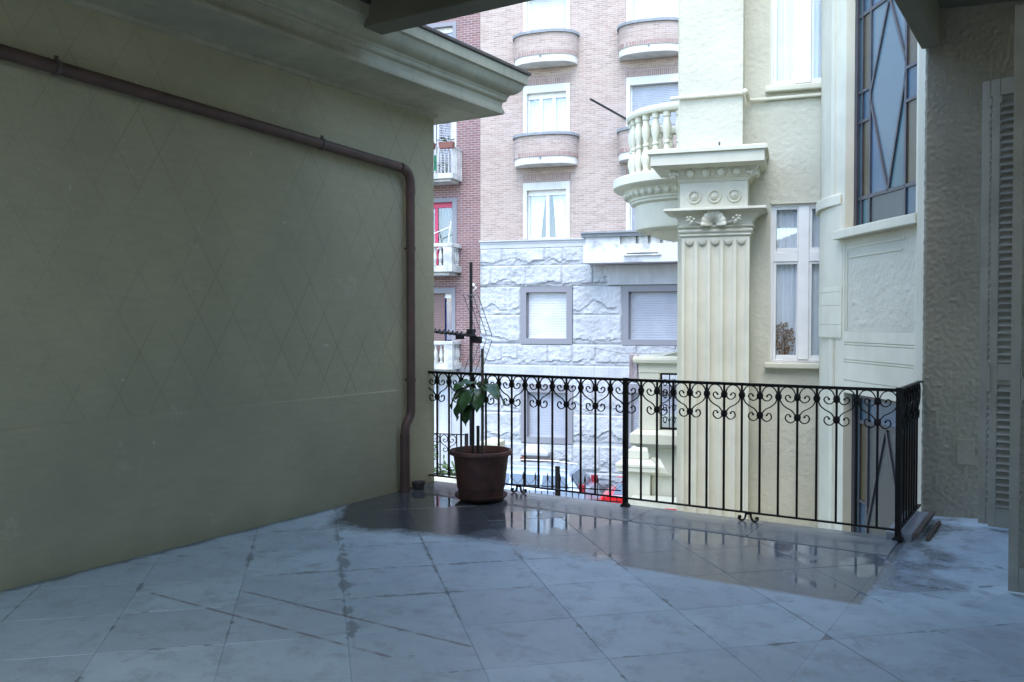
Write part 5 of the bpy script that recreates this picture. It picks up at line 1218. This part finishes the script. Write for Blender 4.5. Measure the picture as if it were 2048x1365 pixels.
# towel and clothes line
t = MB(); rows = []
for j in range(12):
    z = 1.06 - .036 * j; rows.append([(LX0 - .13 + .020 * i + .006 * j * (0 if i else .4), LY0 + .05 - .03 * math.sin(i * 1.3 + j * .12) - .01 * j * .3, z + .006 * math.sin(i)) for i in range(8)])
t.rings(rows, closed=False, caps=False)
o = single('hanging_towel', t, 'towel', 'faded pink grey towel hanging at the corner of the lower cream balcony', 'towel', loc=(LX0 - .08, LY0 + .05, .65), smooth=True)
sol = o.modifiers.new('thick', 'SOLIDIFY'); sol.thickness = .012
t = MB().tube([(LX0 - .55, LY0 - .3, 1.14), (LX0 - .2, LY0, 1.06), (LX0 + .3, LY0 + .3, 1.05)], .004, 4); t.tube([(LX0 - .1, LY0 + .5, 1.17), (LX0 + .6, LY0 + .6, 1.10)], .004, 4)
single('clothes_line', t, 'wire', 'thin clothes line strung over the lower cream balcony', 'clothes line', loc=(LX0, LY0, 1.05))

# ---- stair tower with stained glass (its face turns away from the street line)
dr = Vector((.386, -.922, 0)).normalized(); nrm = Vector((-.922, -.386, 0)).normalized(); P1 = Vector((.623, 9.6, 0))
def tp(s, o, z): p = P1 + dr * s + nrm * o; return (p.x, p.y, z)     # along the face, out of it, height
def tbox(m, s0, o0, z0, s1, o1, z1):
    m.prism([tp(s0, o0, 0)[:2], tp(s1, o0, 0)[:2], tp(s1, o1, 0)[:2], tp(s0, o1, 0)[:2]], z0, z1); return m
OF = .12; ZB, ZTOP = -3.9, 8.0
tower = vi.part('stair_tower', tbox(tbox(MB(), -.39, -.35, G0, -.058, OF, ZTOP), 1.27, -.35, G0, 2.0, OF, ZTOP), 'cream_light')
def spandrel():
    m = MB(); rows = []
    xs_ = lin(-.06, 1.29, .022); zs_ = lin(1.40, 2.36, .022)
    for z in zs_:
        row = []
        for s in xs_:
            e = 1 if .10 < s and z < 2.12 - .0 else 0
            fr_ = min(1, max(0, (s - .02) / .06)) * min(1, max(0, (2.10 - z) / .05)) * min(1, max(0, (z - 1.42) / .04))
            q = s * 1.0 + z * .6; n = noise.noise(Vector((s * 9 + z * 6, z * 22 - s * 14, 4))) + .5 * noise.noise(Vector((s * 30, z * 40, 4)))
            row.append(tp(s, OF - .004 + .011 * max(0, n) * fr_, z))
        rows.append(row)
    return m.rings(rows, closed=False, caps=False)
vi.part('stucco_panel', spandrel(), 'stucco', parent=tower, smooth=True)
vi.part('spandrel_core', tbox(MB(), -.057, -.35, .775, 1.269, OF - .012, 2.43), 'cream', parent=tower)
zz = [.776, .905, .925, 1.10, 1.118, 1.245, 1.262, 1.40]
for a, b in ((.776, .90), (.907, 1.085), (1.092, 1.11), (1.117, 1.26), (1.267, 1.285), (1.292, 1.398)):
    vi.part('plaster_band', tbox(MB(), -.056, OF - .011, a, 1.268, OF + .001, b), 'cream_light', parent=tower, bevel=.002)
vi.part('panel_edge', tbox(tbox(tbox(MB(), .02, OF - .003, 2.14, 1.05, OF + .004, 2.152), .01, OF - .003, 2.235, 1.10, OF + .004, 2.247), .0, OF - .003, 1.42, .009, OF + .004, 2.2), 'cream_light', parent=tower)
sp = [tp(s, OF + .085 + .025 * math.sin(math.pi * (s + .17) / 1.7), 0)[:2] for s in lin(-.165, 1.42, .1)] + [tp(1.42, -.1, 0)[:2], tp(-.165, -.05, 0)[:2]]
vi.part('sill', MB().prism(sp, 2.335, 2.425), 'cream_light', parent=tower, bevel=.008)
vi.part('jamb_groove', tbox(tbox(MB(), -.27, OF, -3.9, -.26, OF + .008, 7.9), -.30, OF, -3.9, -.295, OF + .006, 7.9), 'cream_light', parent=tower)
# recessed return and bowed drum on the left edge
F_ = [(.362, 9.913), (.30, 10.25), (.286, 10.6), (.30, 11.39), (.75, 11.39), (.75, 9.8)]
vi.part('return_wall', MB().prism(F_, G0, ZTOP), 'cream', parent=tower)
B_ = [tp(-.10, OF + .003, 0)[:2], tp(-.165, OF + .012, 0)[:2], (.400, 9.79), (.345, 9.93), (.302, 10.08), (.276, 10.25), (.268, 10.42), (.275, 10.62), (.32, 10.85), (.6, 10.9), (.6, 9.9)]
dr_ = vi.part('bowed_drum', MB().prism(B_, 1.325, 2.70), 'cream', parent=tower, smooth=True)
for a, b in ((1.335, 1.46), (1.468, 1.66), (1.668, 1.80), (1.808, 1.86)):
    vi.part('plaster_band', MB().prism([(x - .004, y - .002) for x, y in B_[:9]] + [(.6, 10.9), (.6, 9.9)], a, b), 'cream_light', parent=tower, bevel=.002)
Bc = [tp(-.12, OF + .02, 0)[:2], (.405, 9.74), (.330, 9.88), (.272, 10.03), (.235, 10.22), (.226, 10.42), (.235, 10.66), (.29, 10.95), (.6, 10.95), (.6, 9.9)]
vi.part('drum_cap', MB().prism(Bc, 2.70, 2.81), 'cream_light', parent=tower, bevel=.01)
# stained glass windows: leads are real bars, each pane its own piece
def glass_poly(pts, mat, par, o=0.0):
    vi.part('stained_pane', MB().rings([[tp(s, o, z) for s, z in pts], [tp(s, o - .008, z) for s, z in pts]]), mat, parent=par)
def lead_bar(a, b, par, w=.028, o=.016):
    A = Vector((a[0], a[1])); B = Vector((b[0], b[1])); d = (B - A).normalized(); n = Vector((-d.y, d.x)) * w / 2
    P = [A + n, B + n, B - n, A - n]
    vi.part('lead_bar', MB().rings([[tp(p.x, o, p.y) for p in P], [tp(p.x, -.012, p.y) for p in P]]), 'lead', parent=par)
def stained(zb, zt, us, clear='sg_clear'):
    s0, sl, sr_, s1 = 0.0, .236, .892, 1.24
    fr = MB(); tbox(fr, s0 - .056, -.03, zb, s0, .03, zt); tbox(fr, s1, -.03, zb, s1 + .03, .03, zt); tbox(fr, s0, -.03, zb, s1, .03, zb + .03); tbox(fr, s0, -.03, zt - .03, s1, .03, zt)
    W = vi.part('stained_window', fr, 'lead')
    L = lambda a, b, w=.028: lead_bar(a, b, W, w)
    z0, z1, z2, z3, z4 = us     # rails: bottom band top, lower side rail, upper side rail, top band
    L((sl, zb + .03), (sl, zt - .03)); L((sr_, zb + .03), (sr_, zt - .03), .034); L((s0, z0), (s1, z0), .034); L((s0, z4), (s1, z4), .034)
    zl = (z1 + z2) / 2 + .10; zr = (z1 + z2) / 2 + .10; mid = (sl + sr_) / 2 + .02
    dtop, dbot = z4 + .0, z0
    L((mid, dtop), (sl, zl)); L((mid, dtop), (sr_, zr + .12)); L((sl, zl - .08), (mid, dbot)); L((sr_, zr + .02), (mid, dbot))
    for a in (z1, z2): L((s0, a), (sl, a)); L((sr_, a), (s1, a))
    G = lambda p, m: glass_poly(p, m, W)
    G([(sl, zl), (sl, zl - .08), (mid, dbot), (sr_, zr + .02), (sr_, zr + .12), (mid, dtop)], clear)
    G([(sl, z0), (mid, z0), (sl, zl - .08)], 'sg_sky'); G([(mid, z0), (sr_, z0), (sr_, zr + .02)], 'sg_teal')
    G([(sl, zl), (mid, z4), (sl, z4)], clear); G([(sr_, zr + .12), (sr_, z4), (mid, z4)], clear)
    for a, b, ml, mr in ((zb, z0, 'sg_teal', 'sg_blue'), (z0, z1, 'sg_amber', 'sg_amber'), (z1, z2, 'sg_blue', 'sg_blue'), (z2, z4, 'sg_amber', 'sg_amber'), (z4, zt, 'sg_blue', 'sg_teal')):
        e = .075
        G([(s0, a), (s0 + e, a), (s0 + e, b), (s0, b)], 'sg_teal'); L((s0 + e, a), (s0 + e, b), .016)
        G([(s0 + e, a), (sl, a), (sl, b), (s0 + e, b)], ml); G([(sr_, a), (s1, a), (s1, b), (sr_, b)], mr)
    G([(sl, zb), (sr_, zb), (sr_, z0), (sl, z0)], 'sg_grey'); G([(sl, z4), (sr_, z4), (sr_, zt), (sl, zt)], 'sg_sky')
    return W
stained(2.43, 5.35, (2.735, 3.50, 3.80, 0, 4.56))
stained(-2.3, .765, (-1.9, -.95, -.31, 0, .49), 'sg_grey')
vi.part('tower_back', tbox(MB(), -.3, -.9, G0, 2.0, -.88, ZTOP), 'room', parent=tower)
vi.part('tower_lintel', tbox(MB(), -.057, -.3, 5.352, 1.269, OF - .001, ZTOP), 'cream', parent=tower)
vi.part('tower_base', tbox(MB(), -.057, -.3, G0, 1.269, OF - .001, -2.302), 'cream', parent=tower)
print('objects', len(bpy.data.objects), 'tris', sum(len(o.data.polygons) * 2 for o in bpy.data.objects if o.type == 'MESH'))
